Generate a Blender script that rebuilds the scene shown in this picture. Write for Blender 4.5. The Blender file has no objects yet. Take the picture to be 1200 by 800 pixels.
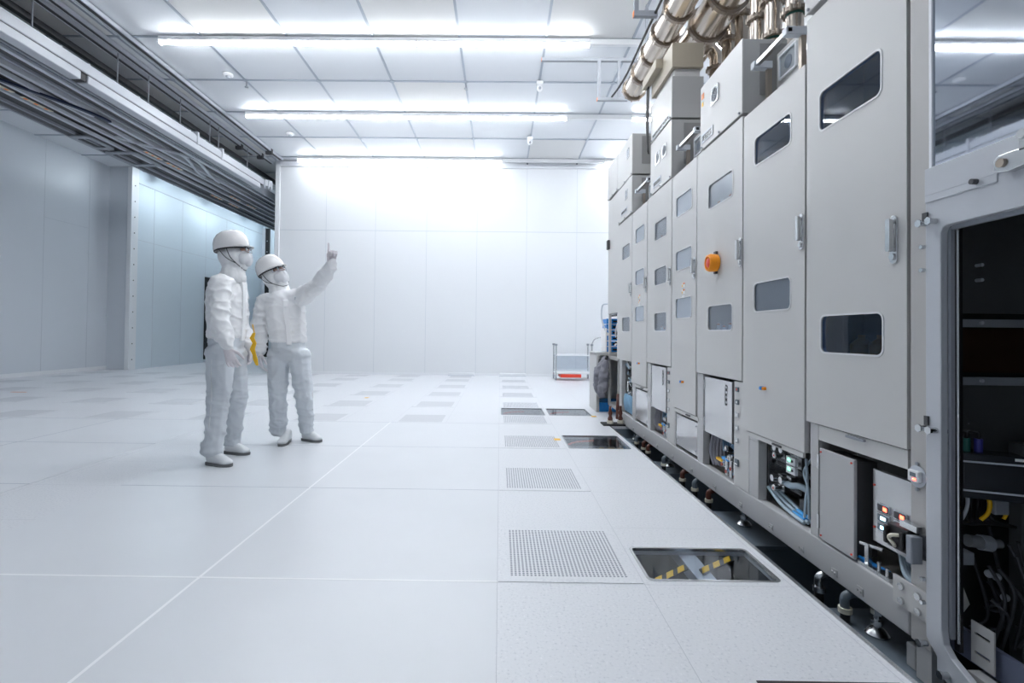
import bpy, bmesh, math, random
from mathutils import Vector, Matrix
from mathutils import noise as mn
from mathutils.geometry import tessellate_polygon
random.seed(7)
S = bpy.context.scene
COL = S.collection

# ---------------------------------------------------------------- camera
F, YAW, PIT, ROL, CH = 590.74, -.0074, .0151, .0112, 1.0145
W_ = Vector((math.sin(YAW)*math.cos(PIT), math.cos(YAW)*math.cos(PIT), math.sin(PIT)))
R0 = Vector((math.cos(YAW), -math.sin(YAW), 0)); U0 = R0.cross(W_)
RR = R0*math.cos(ROL)+U0*math.sin(ROL); UU = -R0*math.sin(ROL)+U0*math.cos(ROL)
cd = bpy.data.cameras.new('camera'); cam = bpy.data.objects.new('camera', cd); COL.objects.link(cam)
M3 = Matrix((RR, UU, -W_)).transposed()
cam.matrix_world = Matrix.Translation((0, 0, CH)) @ M3.to_4x4()
cd.sensor_width = 36; cd.lens = F*36/1200; cd.shift_x = 18.23/1200; cd.shift_y = -18.5/1200
cd.clip_start = .05; cd.clip_end = 100
S.camera = cam
def at(x, y, Y=None, X=None, Z=None):
    """the point of the place seen at photograph pixel x, y on the plane Y=, X= or Z="""
    d = W_+RR*((x-581.77)/F)-UU*((y-381.5)/F)
    if Y is not None: k = Y/d.y
    elif X is not None: k = X/d.x
    else: k = (Z-CH)/d.z
    return Vector((0, 0, CH))+d*k

# ---------------------------------------------------------------- light and exposure
w = bpy.data.worlds.new('world'); S.world = w; w.use_nodes = True
w.node_tree.nodes['Background'].inputs[0].default_value = (.75, .85, 1, 1)
w.node_tree.nodes['Background'].inputs[1].default_value = .05
S.view_settings.view_transform = 'Standard'; S.view_settings.look = 'None'
S.view_settings.exposure = 2.88; S.view_settings.gamma = 1; S.view_settings.use_curve_mapping = False
TUBE = 6.5            # strength of the ceiling tubes
BAY_TUBE = 12.0  # strength of the hidden tubes added to brighten the far bay

# ---------------------------------------------------------------- materials
MATS = {}
def mat(name, col, rough=.5, metal=0, bump=0, bscale=40, emit=0, trans=0, coat=0, var=0, ior=1.5, spec=.5, stretch=None, vscale=6):
    if name in MATS: return MATS[name]
    m = bpy.data.materials.new(name); m.use_nodes = True; nt = m.node_tree; b = nt.nodes['Principled BSDF']
    b.inputs['Base Color'].default_value = (*col, 1); b.inputs['Roughness'].default_value = rough
    b.inputs['Metallic'].default_value = metal; b.inputs['IOR'].default_value = ior
    b.inputs['Specular IOR Level'].default_value = spec
    if trans: b.inputs['Transmission Weight'].default_value = trans
    if coat: b.inputs['Coat Weight'].default_value = coat; b.inputs['Coat Roughness'].default_value = .08
    if emit: b.inputs['Emission Color'].default_value = (*col, 1); b.inputs['Emission Strength'].default_value = emit
    tc = nt.nodes.new('ShaderNodeTexCoord'); mp = nt.nodes.new('ShaderNodeMapping'); nt.links.new(tc.outputs['Object'], mp.inputs[0])
    if stretch: mp.inputs['Scale'].default_value = stretch
    if bump:
        n = nt.nodes.new('ShaderNodeTexNoise'); n.inputs['Scale'].default_value = bscale; n.inputs['Detail'].default_value = 3
        nt.links.new(mp.outputs[0], n.inputs[0])
        bp = nt.nodes.new('ShaderNodeBump'); bp.inputs['Strength'].default_value = bump; bp.inputs['Distance'].default_value = .01
        nt.links.new(n.outputs[0], bp.inputs['Height']); nt.links.new(bp.outputs[0], b.inputs['Normal'])
    if var:
        n = nt.nodes.new('ShaderNodeTexNoise'); n.inputs['Scale'].default_value = vscale; n.inputs['Detail'].default_value = 4
        nt.links.new(mp.outputs[0], n.inputs[0])
        r = nt.nodes.new('ShaderNodeMapRange'); r.inputs[1].default_value = .3; r.inputs[2].default_value = .7
        r.inputs[3].default_value = 1-var; r.inputs[4].default_value = 1+var
        nt.links.new(n.outputs[0], r.inputs[0])
        mx = nt.nodes.new('ShaderNodeVectorMath'); mx.operation = 'SCALE'; mx.inputs[0].default_value = col
        nt.links.new(r.outputs[0], mx.inputs['Scale']); nt.links.new(mx.outputs[0], b.inputs['Base Color'])
    MATS[name] = m; return m

def speckle_mat():
    m = bpy.data.materials.new('speckled vinyl'); m.use_nodes = True; nt = m.node_tree; b = nt.nodes['Principled BSDF']
    N = nt.nodes.new; L = nt.links.new
    g = N('ShaderNodeNewGeometry')
    v = N('ShaderNodeTexNoise'); v.inputs['Scale'].default_value = 95; v.inputs['Detail'].default_value = 1.5; L(g.outputs['Position'], v.inputs[0])
    r = N('ShaderNodeValToRGB'); e = r.color_ramp.elements
    e[0].position = .30; e[0].color = (.60, .62, .66, 1); e[1].position = .40; e[1].color = (.72, .735, .765, 1)
    x = e.new(.66); x.color = (.74, .755, .785, 1); y = e.new(.72); y.color = (.82, .83, .86, 1)
    L(v.outputs[0], r.inputs[0])
    # hairline joints every .6 m
    s = N('ShaderNodeSeparateXYZ'); L(g.outputs['Position'], s.inputs[0])
    outs = []
    for ax, off in ((0, 0), (1, 2.07)):
        a = N('ShaderNodeMath'); a.operation = 'ADD'; a.inputs[1].default_value = 60-off+.3; L(s.outputs[ax], a.inputs[0])
        q = N('ShaderNodeMath'); q.operation = 'MODULO'; q.inputs[1].default_value = .6; L(a.outputs[0], q.inputs[0])
        d = N('ShaderNodeMath'); d.operation = 'SUBTRACT'; d.inputs[1].default_value = .3; L(q.outputs[0], d.inputs[0])
        ab = N('ShaderNodeMath'); ab.operation = 'ABSOLUTE'; L(d.outputs[0], ab.inputs[0])
        lt = N('ShaderNodeMath'); lt.operation = 'LESS_THAN'; lt.inputs[1].default_value = .0011; L(ab.outputs[0], lt.inputs[0]); outs.append(lt)
    mx = N('ShaderNodeMath'); mx.operation = 'MAXIMUM'; L(outs[0].outputs[0], mx.inputs[0]); L(outs[1].outputs[0], mx.inputs[1])
    mc = N('ShaderNodeMixRGB'); mc.inputs[2].default_value = (.5, .52, .56, 1); L(mx.outputs[0], mc.inputs[0]); L(r.outputs[0], mc.inputs[1])
    L(mc.outputs[0], b.inputs['Base Color']); b.inputs['Roughness'].default_value = .32
    MATS['speckled vinyl'] = m; return m

def perf_mat():
    m = bpy.data.materials.new('perforated tile'); m.use_nodes = True; nt = m.node_tree; b = nt.nodes['Principled BSDF']
    N = nt.nodes.new; L = nt.links.new
    g = N('ShaderNodeTexCoord'); s = N('ShaderNodeSeparateXYZ'); L(g.outputs['Object'], s.inputs[0])
    ds = []
    for ax in (0, 1):
        a = N('ShaderNodeMath'); a.operation = 'ADD'; a.inputs[1].default_value = 1.65; L(s.outputs[ax], a.inputs[0])
        q = N('ShaderNodeMath'); q.operation = 'MODULO'; q.inputs[1].default_value = .0165; L(a.outputs[0], q.inputs[0])
        d = N('ShaderNodeMath'); d.operation = 'SUBTRACT'; d.inputs[1].default_value = .00825; L(q.outputs[0], d.inputs[0])
        p = N('ShaderNodeMath'); p.operation = 'POWER'; p.inputs[1].default_value = 2; ab = N('ShaderNodeMath'); ab.operation = 'ABSOLUTE'
        L(d.outputs[0], ab.inputs[0]); L(ab.outputs[0], p.inputs[0]); ds.append(p)
    ad = N('ShaderNodeMath'); ad.operation = 'ADD'; L(ds[0].outputs[0], ad.inputs[0]); L(ds[1].outputs[0], ad.inputs[1])
    lt = N('ShaderNodeMath'); lt.operation = 'LESS_THAN'; lt.inputs[1].default_value = .0052**2; L(ad.outputs[0], lt.inputs[0])
    mc = N('ShaderNodeMixRGB'); mc.inputs[1].default_value = (.74, .755, .785, 1); mc.inputs[2].default_value = (.10, .12, .17, 1)
    L(lt.outputs[0], mc.inputs[0]); L(mc.outputs[0], b.inputs['Base Color']); b.inputs['Roughness'].default_value = .35
    MATS['perforated tile'] = m; return m

speck = speckle_mat(); perf = perf_mat()
perf_far = mat('fine perforated tile', (.60, .615, .645), .4, bump=.1, bscale=300)
plate_m = mat('floor plate', (.72, .74, .77), .3, var=.015, vscale=2, bump=.02, bscale=6)
tape_w = mat('white joint strip', (.92, .93, .95), .4)
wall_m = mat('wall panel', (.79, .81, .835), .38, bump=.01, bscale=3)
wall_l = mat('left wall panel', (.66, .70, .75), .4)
seam_m = mat('wall seam', (.58, .62, .67), .5)
trimw = mat('white trim', (.82, .84, .87), .35)
ceil_a = mat('ceiling panel', (.82, .845, .88), .25, coat=.2)
ceil_b = mat('ceiling panel warm', (.77, .77, .765), .35)
grid_m = mat('ceiling grid', (.42, .46, .52), .3, .6)
tube_m = mat('tube light', (.93, .965, 1.0), .5, emit=TUBE)
rear_m = mat('rear tube light', (.93, .965, 1.0), .5, emit=TUBE*.55)
near_m = mat('unseen fill tube light', (.93, .965, 1.0), .5, emit=TUBE*1.9)  # stronger tubes for the added rows out of view
bay_m = mat('unseen bay fill light', (.8, .92, 1.0), .5, emit=BAY_TUBE)
white_p = mat('white plastic', (.82, .83, .85), .35)
paint = mat('machine paint', (.575, .57, .56), .38, bump=.015, bscale=180)
paint_d = mat('machine side paint', (.42, .42, .42), .45)
edge_m = mat('door edge', (.72, .72, .73), .3)
frame_m = mat('base frame paint', (.50, .50, .505), .4)
steel = mat('brushed steel', (.62, .63, .64), .25, 1, bump=.02, bscale=60, stretch=(1, 1, 12))
mirror = mat('polished steel', (.50, .53, .58), .03, 1, bump=.004, bscale=2.5, stretch=(1, 1, .4))
inox = mat('duct steel', (.62, .55, .48), .2, 1, var=.12, vscale=4)
brz = mat('flange steel', (.36, .31, .265), .35, 1)
beige = mat('beige paint', (.42, .37, .29), .5)
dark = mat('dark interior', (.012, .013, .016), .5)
shaded = mat('navy liner', (.035, .05, .085), .4)  # shade inside the nearest cabinets, put into the liner colour
grayliner = mat('grey liner', (.10, .105, .11), .5)
black = mat('black rubber', (.01, .01, .012), .5)
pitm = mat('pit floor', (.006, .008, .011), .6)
pitplate = mat('slate plate', (.15, .185, .22), .35)
def sheet_glass(name, tint, ior=1.5, rough=.01):
    m = bpy.data.materials.new(name); m.use_nodes = True; nt = m.node_tree; nt.nodes.clear(); N = nt.nodes.new; L = nt.links.new
    o = N('ShaderNodeOutputMaterial'); mx = N('ShaderNodeMixShader'); lw = N('ShaderNodeLayerWeight'); lw.inputs[0].default_value = .5; pw = N('ShaderNodeMath'); pw.operation = 'POWER'; pw.inputs[1].default_value = 5; L(lw.outputs['Facing'], pw.inputs[0])
    fr = N('ShaderNodeMapRange'); fr.inputs[3].default_value = ((ior-1)/(ior+1))**2; fr.inputs[4].default_value = 1; L(pw.outputs[0], fr.inputs[0])
    tr = N('ShaderNodeBsdfTransparent'); tr.inputs[0].default_value = (*tint, 1); gl_ = N('ShaderNodeBsdfGlossy'); gl_.inputs['Roughness'].default_value = rough
    L(fr.outputs[0], mx.inputs[0]); L(tr.outputs[0], mx.inputs[1]); L(gl_.outputs[0], mx.inputs[2]); L(mx.outputs[0], o.inputs[0]); MATS[name] = m; return m
glass_d = sheet_glass('smoked glass', (.55, .66, .82), 1.6); film_pane = mat('frosted film pane', (.34, .39, .46), .08); film_dark = mat('dark film pane', (.12, .15, .19), .08); glass_c = sheet_glass('reflective glass', (.7, .78, .88), 2.3); glass_f = sheet_glass('floor glass', (.88, .91, .94), 1.3); clearp = sheet_glass('clear plastic', (.93, .95, .97), 1.4)
yel = mat('safety yellow', (.95, .55, .01), .45)
orange = mat('beacon orange', (1.0, .33, .005), .35)
red = mat('red', (.75, .06, .03), .4)
redlit = mat('red display digits', (1, .04, .02), .4, emit=2.5)
bluelit = mat('blue display digits', (.35, .75, 1), .4, emit=2.5)
greenlit = mat('green lamp', (.15, .9, .4), .4, emit=.6)
blue = mat('blue plastic', (.01, .26, .72), .4)
bluehose = mat('blue hose', (.10, .22, .36), .35)
palehose = mat('pale hose', (.42, .53, .62), .3)
brown = mat('brown rubber pipe', (.10, .03, .02), .45)
cream = mat('cream clamp', (.70, .66, .55), .4)
greyfab = mat('grey bagged cable', (.20, .20, .235), .45, bump=.5, bscale=25)
lab_w = mat('label white', (.85, .85, .85), .5)
lab_o = mat('label orange', (.85, .25, .05), .5)
rail_g = mat('rail grey', (.30, .32, .36), .4)
rail_d = mat('rail dark', (.065, .066, .072), .5)
rail_l = mat('rail light', (.55, .58, .63), .35)
cover_m = mat('rail cover white', (.50, .52, .56), .4)
rail_b = mat('rail blue chain', (.006, .014, .045), .4)
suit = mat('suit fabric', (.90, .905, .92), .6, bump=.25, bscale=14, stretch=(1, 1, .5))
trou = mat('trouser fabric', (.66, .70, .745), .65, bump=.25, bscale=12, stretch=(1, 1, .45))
glove_m = mat('glove', (.74, .70, .73), .5, bump=.3, bscale=60)
helm = mat('helmet white', (.84, .83, .83), .16, coat=.5)
skin = mat('skin', (.42, .22, .15), .5)
hair = mat('dark hair', (.02, .015, .012), .6)
shoe_m = mat('shoe white', (.74, .76, .78), .5)
sole_m = mat('shoe sole', (.16, .165, .17), .6)

# ---------------------------------------------------------------- helpers
def link(o, parent=None):
    COL.objects.link(o)
    if parent: o.parent = parent
    return o
def tag(o, label, cat, group=None, kind=None):
    if label: o['label'] = label
    if cat: o['category'] = cat
    if group: o['group'] = group
    if kind: o['kind'] = kind
    return o
def thing(name, label, cat, loc=(0, 0, 0), group=None):
    o = bpy.data.objects.new(name, None); o.empty_display_size = .1; o.location = loc; link(o)
    return tag(o, label, cat, group)

class MB:
    def __init__(s): s.b = bmesh.new()
    def _m(s, ret, mx): bmesh.ops.transform(s.b, matrix=mx, verts=ret)
    def box(s, x0, x1, y0, y1, z0, z1):
        x0, x1 = sorted((x0, x1)); y0, y1 = sorted((y0, y1)); z0, z1 = sorted((z0, z1))
        r = bmesh.ops.create_cube(s.b, size=1)['verts']
        s._m(r, Matrix.Translation(((x0+x1)/2, (y0+y1)/2, (z0+z1)/2)) @ Matrix.Diagonal((x1-x0, y1-y0, z1-z0, 1))); return s
    def cyl(s, p, q, r, r2=None, n=20, caps=True):
        p = Vector(p); q = Vector(q); d = q-p; L = d.length
        v = bmesh.ops.create_cone(s.b, cap_ends=caps, segments=n, radius1=r, radius2=r if r2 is None else r2, depth=L)['verts']
        s._m(v, Matrix.Translation((p+q)/2) @ d.to_track_quat('Z', 'Y').to_matrix().to_4x4()); return s
    def sph(s, c, r, n=16, rot=None):
        if not hasattr(r, '__len__'): r = (r, r, r)
        v = bmesh.ops.create_uvsphere(s.b, u_segments=n, v_segments=max(6, n*2//3), radius=1)['verts']
        mx = Matrix.Translation(c) @ (rot.to_4x4() if rot else Matrix.Identity(4)) @ Matrix.Diagonal((*r, 1)); s._m(v, mx); return s
    def tube(s, pts, r, n=10, smooth=True):
        pts = [Vector(p) for p in pts]
        if smooth and len(pts) > 2:
            out = []
            P = [pts[0]]+pts+[pts[-1]]
            for i in range(1, len(P)-2):
                for k in range(6):
                    t = k/6; a, b_, c, d = P[i-1], P[i], P[i+1], P[i+2]
                    out.append(.5*((2*b_)+(c-a)*t+(2*a-5*b_+4*c-d)*t*t+(-a+3*b_-3*c+d)*t**3))
            out.append(pts[-1]); pts = out
        rings = []; nrm = None
        for i, p in enumerate(pts):
            t = (pts[min(i+1, len(pts)-1)]-pts[max(i-1, 0)]).normalized()
            if nrm is None: nrm = t.orthogonal().normalized()
            nrm = (nrm-t*nrm.dot(t)).normalized(); bn = t.cross(nrm)
            rad = r[min(int(i*len(r)/len(pts)), len(r)-1)] if hasattr(r, '__len__') else r
            rings.append([s.b.verts.new(p+(nrm*math.cos(2*math.pi*k/n)+bn*math.sin(2*math.pi*k/n))*rad) for k in range(n)])
        for a, b_ in zip(rings, rings[1:]):
            for k in range(n): s.b.faces.new((a[k], a[(k+1) % n], b_[(k+1) % n], b_[k]))
        s.b.faces.new(rings[0][::-1]); s.b.faces.new(rings[-1]); return s
    def lathe(s, prof, n=28, mx=None):
        rings = []
        for r, z in prof:
            rings.append([s.b.verts.new((r*math.cos(2*math.pi*k/n), r*math.sin(2*math.pi*k/n), z)) for k in range(n)])
        for a, b_ in zip(rings, rings[1:]):
            for k in range(n): s.b.faces.new((a[k], a[(k+1) % n], b_[(k+1) % n], b_[k]))
        s.b.faces.new(rings[0][::-1]); s.b.faces.new(rings[-1])
        if mx is not None: s._m([v for R in rings for v in R], mx)
        return s
    def prism(s, pts, axis, a, b_):
        """polygon pts in the two other axes, extruded from a to b_ along axis"""
        def P(p, t):
            if axis == 'X': return (t, p[0], p[1])
            if axis == 'Y': return (p[0], t, p[1])
            return (p[0], p[1], t)
        A = [s.b.verts.new(P(p, a)) for p in pts]; B = [s.b.verts.new(P(p, b_)) for p in pts]
        s.b.faces.new(A); s.b.faces.new(B[::-1]); n = len(pts)
        for k in range(n): s.b.faces.new((A[k], B[k], B[(k+1) % n], A[(k+1) % n]))
        return s
    def build(s, name, m, parent=None, smooth=False, bev=0):
        bmesh.ops.recalc_face_normals(s.b, faces=s.b.faces)
        me = bpy.data.meshes.new(name); s.b.to_mesh(me); s.b.free()
        off = Vector((0, 0, 0)); q_ = parent
        while q_ is not None: off -= q_.location; q_ = q_.parent
        if off.length > 0: me.transform(Matrix.Translation(off))
        for f in (m if isinstance(m, (list, tuple)) else [m]): me.materials.append(f)
        o = bpy.data.objects.new(name, me); link(o, parent)
        if smooth:
            for p in me.polygons: p.use_smooth = True
            me.set_sharp_from_angle(angle=math.radians(42))
        if bev:
            md = o.modifiers.new('bevel', 'BEVEL'); md.width = bev; md.segments = 2; md.limit_method = 'ANGLE'
        return o
def B(*a): return MB().box(*a)

def rrect(y0, y1, z0, z1, r=.02, n=5):
    y0, y1 = sorted((y0, y1)); z0, z1 = sorted((z0, z1)); out = []
    for cx, cy, a0 in ((y1-r, z1-r, 0), (y0+r, z1-r, 90), (y0+r, z0+r, 180), (y1-r, z0+r, 270)):
        for k in range(n+1):
            a = math.radians(a0+90*k/n); out.append((cx+r*math.cos(a), cy+r*math.sin(a)))
    return out
def plate(mb, outer, holes, axis, a, b_):
    """flat plate with holes; outlines in the two other axes, thickness a..b_ along axis"""
    loops = [outer]+list(holes)
    def P(p, t): return (t, p[0], p[1]) if axis == 'X' else ((p[0], t, p[1]) if axis == 'Y' else (p[0], p[1], t))
    tri = tessellate_polygon([[Vector((p[0], p[1], 0)) for p in l] for l in loops])
    flat = [p for l in loops for p in l]
    A = [mb.b.verts.new(P(p, a)) for p in flat]; C = [mb.b.verts.new(P(p, b_)) for p in flat]
    for t in tri:
        if len(set(t)) < 3: continue
        try: mb.b.faces.new([A[i] for i in t]); mb.b.faces.new([C[i] for i in reversed(t)])
        except ValueError: pass
    k = 0
    for l in loops:
        n = len(l)
        for i in range(n):
            j = (i+1) % n; mb.b.faces.new((A[k+i], C[k+i], C[k+j], A[k+j]))
        k += n
    return mb
def rect(y0, y1, z0, z1): return [(y0, z0), (y1, z0), (y1, z1), (y0, z1)]
def dup(root, off, label=None, group=None):
    c = root.copy(); COL.objects.link(c); c.location = root.location+Vector(off)
    if label: c['label'] = label
    if group: c['group'] = group
    for ch in list(root.children):
        d = ch.copy(); COL.objects.link(d); d.parent = c
        for g in list(ch.children):
            e = g.copy(); COL.objects.link(e); e.parent = d
    return c
def struct(o): o['kind'] = 'structure'; return o

# ================================================================ SETTING
XL, YB, ZC = -9.9, 12.05, 5.11
X0 = 0.0; FE = 1.235          # floor edge at the machine pit
YL = [2.07+1.2*k for k in range(-4, 4)]      # joints of the plates
# floor with openings for the pit and the glazed tiles
gl = [(.63, 1.17, 2.11, 2.42), (.63, 1.17, 4.5, 5.06), (.03, .57, 6.30, 6.85), (.63, 1.15, 6.30, 6.85)]
f = MB()
outer = [(-16, -3), (FE, -3), (FE, 5.62), (5, 5.62), (5, 24), (-16, 24)]
tr = (.77, 1.18, .9, 1.50)
plate(f, outer, [rect(*g) for g in gl]+[rect(*tr)], 'Z', -.03, 0)
struct(f.build('floor', speck))
g = MB(); g.box(FE-.02, FE, -3, 5.62, -.18, -.03); struct(g.build('trim_1', pitplate))
g = MB(); g.box(FE-.012, FE+.004, -3, 5.62, -.03, .003); struct(g.build('trim_2', steel))
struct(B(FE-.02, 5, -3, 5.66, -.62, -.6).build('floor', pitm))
struct(B(FE, 5, 5.62, 5.66, -.6, -.03).build('trim_3', pitplate))
# steel plates laid on the floor
def fplate(x0, x1, y0, y1):
    o = B(x0+.004, x1-.004, y0+.003, y1-.003, .0005, .003).build('floor', plate_m); struct(o)
for x0, x1 in ((-1.22, 0), (-2.45, -1.22), (-4.28, -3.05), (-5.49, -4.28), (-6.7, -5.49), (-7.91, -6.7), (-9.1, -7.91)):
    for k in range(len(YL)-1): fplate(x0, x1, YL[k], YL[k+1])
g = MB()
g.box(-1.2255, -1.2145, -3, 5.67, .0028, .0036)
struct(g.build('trim_4', tape_w))
g = MB()
for y in (2.07,): g.box(-2.45, 0, y-.0045, y+.0045, .0028, .0036)
struct(g.build('trim_5', tape_w))
g = MB()
for y in YL:
    if y != 2.07 and y > 1.5:
        g.box(-2.45, 0, y-.002, y+.002, .0028, .0034)
for y in YL: g.box(-9.1, -3.05, y-.004, y+.004, .0028, .0034)
for x in (-4.28, -5.49): g.box(x-.004, x+.004, -3, 5.67, .0028, .0034)
struct(g.build('trim_6', mat('grey joint', (.42, .45, .51), .5)))
# walls
struct(B(-5.40, 5, YB, YB+.12, 0, ZC).build('wall_back', wall_m))
g = MB()
for x in (-4.21, -3.02, -1.79, -.58, .61, 1.81): g.box(x-.0035, x+.0035, YB-.002, YB, 0, ZC-.1)
g.box(-5.35, 5, YB-.002, YB, 3.44, 3.452)
struct(g.build('trim_7', seam_m))
struct(B(-5.44, -5.33, YB-.03, YB+.13, 0, ZC).build('trim_8', trimw, bev=.01))
struct(B(-5.33, 5, YB-.02, YB, 0, .05).build('baseboard_back', trimw))
struct(B(-5.33, 5, YB-.06, YB, ZC-.14, ZC-.02).build('trim_9', trimw, bev=.01))
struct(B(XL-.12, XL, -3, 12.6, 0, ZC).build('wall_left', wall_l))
g = MB()
for k in range(14): y = 12.0-1.19*k; g.box(XL, XL+.003, y-.005, y+.005, 0, ZC)
for k in range(7): y = 12.0-2.38*k; g.box(XL, XL+.003, y-1.19, y, 3.42, 3.43)
struct(g.build('trim_10', seam_m))
struct(B(XL, XL+.02, -3, 12.6, 0, .09).build('baseboard_left', trimw))
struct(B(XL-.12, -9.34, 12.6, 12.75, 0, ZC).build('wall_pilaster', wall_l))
struct(B(-9.40, -9.29, 12.55, 12.8, 0, ZC).build('trim_11', trimw, bev=.008))
g = MB()
for k in range(12): g.cyl((-9.288, 12.66, .25+.4*k), (-9.28, 12.66, .25+.4*k), .014)
struct(g.build('trim_12', rail_d))
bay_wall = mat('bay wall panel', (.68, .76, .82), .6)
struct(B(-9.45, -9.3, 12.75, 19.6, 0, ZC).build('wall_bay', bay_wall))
g = MB()
for k in range(6): y = 13.4+1.19*k; g.box(-9.3, -9.297, y-.005, y+.005, 0, ZC-.35)
g.box(-9.3, -9.297, 12.8, 19.6, 3.3, 3.31); g.box(-9.3, -9.285, 12.8, 19.6, ZC-.36, ZC-.34)
struct(g.build('trim_13', seam_m))
struct(B(-9.3, 5, 19.6, 19.75, 0, ZC).build('wall_far', bay_wall))
struct(B(-9.3, -9.18, 19.5, 19.6, 0, ZC-.1).build('trim_14', rail_l))
struct(B(-9.17, -9.03, 19.5, 19.6, 0, ZC-.12).build('trim_15', black))
g = MB()
for k in range(11): g.cyl((-9.1, 19.49, .3+.42*k), (-9.1, 19.50, .3+.42*k), .02)
struct(g.build('trim_16', rail_g))
struct(B(5, 5.12, -3, 19.6, -.6, ZC).build('wall_right', wall_m))
struct(B(XL-.12, 5.12, -3.12, -3, -.6, ZC).build('wall_front', wall_l))
# opening in the bay wall with a dark locker-like door
struct(B(-9.3, -9.26, 15.75, 16.05, .1, 2.68).build('door_1', black))
struct(B(-9.3, -9.25, 16.07, 16.2, .05, 2.72).build('trim_17', trimw))
g = thing('wall_indicator', 'small red lamp on the dark narrow door in the far left bay', 'lamp', (-9.255, 15.9, 1.95))
MB().sph((-9.25, 15.9, 1.95), (.02, .03, .03)).build('lens', red, g, smooth=True)
B(-9.27, -9.252, 15.86, 15.94, 1.9, 2.0).build('housing', rail_d, g)

# ceiling: panels and grid
CXO, CYO = -4.2086, 6.9454
ga, gb, gr = MB(), MB(), MB()
for i in range(-6, 9):
    for j in range(-9, 12):
        x0, y0 = CXO+1.2*i, CYO+1.2*j
        (gb if (i*2+j*3) % 4 == 1 and i % 2 == 0 or ((i+j) % 4 == 3 and j % 2) else ga).box(x0+.012, x0+1.188, y0+.012, y0+1.188, ZC, ZC+.03)
struct(ga.build('ceiling', ceil_a)); struct(gb.build('ceiling', ceil_b))
for i in range(-6, 10): gr.box(CXO+1.2*i-.016, CXO+1.2*i+.016, CYO-10.9, CYO+14.4, ZC-.012, ZC+.02)
for j in range(-9, 13): gr.box(CXO-7.2, CXO+10.8, CYO+1.2*j-.016, CYO+1.2*j+.016, ZC-.014, ZC+.018)
for i in range(-6, 10):
    for j in range(-9, 13):
        x, y = CXO+1.2*i, CYO+1.2*j
        if j % 2: gr.prism([(x-.05, y), (x, y-.05), (x+.05, y), (x, y+.05)], 'Z', ZC-.02, ZC)
struct(gr.build('trim_18', grid_m))

# ---------------------------------------------------------------- ceiling lights
def tube_row(y, x0, n, m, where, rail_to=None, z=ZC):
    od = {1: [''], 2: ['left', 'right'], 3: ['left', 'middle', 'right'], 4: ['leftmost', 'second from left', 'third from left', 'rightmost'], 5: ['leftmost', 'second from left', 'middle', 'second from right', 'rightmost']}[n]
    for k in range(n):
        xa = x0+1.2*k
        t = thing('ceiling_light', where+(', '+od[k]+' segment' if od[k] else ''), 'light', (xa+.6, y, z-.02), 'light bars: '+where)
        B(xa+.002, xa+1.198, y-.040, y+.040, z-.072, z-.012).build('housing', white_p, t)
        g = MB(); g.cyl((xa+.012, y, z-.080), (xa+1.188, y, z-.080), .034, n=14)
        g.build('diffuser', m, t, smooth=True)
        for xe in (xa+.002, xa+1.188): B(xe, xe+.010, y-.034, y+.034, z-.115, z-.0725).build('end_cap', white_p, t)
    if rail_to:
        r = B(x0+1.2*n, rail_to, y-.03, y+.03, z-.09, z-.012).build('lighting_rail', white_p, bev=.005)
        tag(r, 'unlit white rail continuing to the right of the '+where.split(' in ')[-1], 'rail')
tube_row(CYO, -4.8, 5, tube_m, 'glowing white light bar in the front row of the ceiling', 2.4)
tube_row(CYO+2.4, -4.8, 5, tube_m, 'glowing white light bar in the middle row of the ceiling', 2.4)
tube_row(CYO+2.4, 2.4, 2, tube_m, 'glowing light bar at the right end of the middle ceiling row')
tube_row(CYO+4.8, -4.8, 4, rear_m, 'glowing white light bar in the rear row against the back wall', 2.4)
tube_row(CYO+4.8, 2.4, 2, tube_m, 'glowing light bar at the right end of the rear ceiling row')
tube_row(CYO, 2.4, 2, tube_m, 'glowing light bar at the right end of the front ceiling row')
tube_row(CYO-2.4, -1.2, 3, near_m, 'glowing light bar of the ceiling row nearest the camera')  # unseen row added to light people and foreground from the camera side
tube_row(CYO-4.8, -1.2, 2, near_m, 'glowing light bar of the ceiling row above the camera')  # second unseen row, added for more fill near the camera
for k, yy in enumerate((13.3, 15.7, 18.1)): tube_row(yy, -8.85, 1, bay_m, 'glowing light bar added unseen above the far left bay, '+('nearest', 'middle', 'farthest')[k]+' of three')  # added tubes, hidden behind the tracks, that brighten the bay walls

# small ceiling devices
def detector(x, y, label, n='smoke_detector'):
    t = thing(n, label, 'detector', (x, y, ZC))
    MB().lathe([(.05, ZC-.012), (.075, ZC-.012), (.08, ZC-.03), (.06, ZC-.05), (.0005, ZC-.052)], mx=Matrix.Translation((x, y, 0))).build('base', white_p, t, smooth=True)
    MB().cyl((x, y, ZC-.075), (x, y, ZC-.05), .025, .035).build('sensor', rail_l, t, smooth=True)
p = at(267, 88, Z=ZC-.03); detector(p.x, p.y, 'white round smoke detector nearer to the front light row')
p = at(340, 157, Z=ZC-.03); detector(p.x, p.y, 'white round smoke detector beyond the middle light row')
def ccam(px, py, lab):
    p = at(px, py, Z=ZC-.08); x, y = p.x, p.y
    t = thing('ceiling_camera', lab, 'camera', (x, y, ZC))
    B(x-.055, x+.055, y-.05, y+.05, ZC-.09, ZC-.02).build('bracket', white_p, t, bev=.01)
    MB().sph((x, y, ZC-.13), (.05, .05, .055)).build('housing', white_p, t, smooth=True)
    MB().cyl((x, y-.06, ZC-.15), (x, y-.03, ZC-.14), .022).build('lens', rail_g, t, smooth=True)
ccam(632.5, 100, 'white dome camera under the ceiling between the front and middle light rows')
ccam(621, 164, 'white dome camera under the ceiling between the middle and rear light rows')
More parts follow.
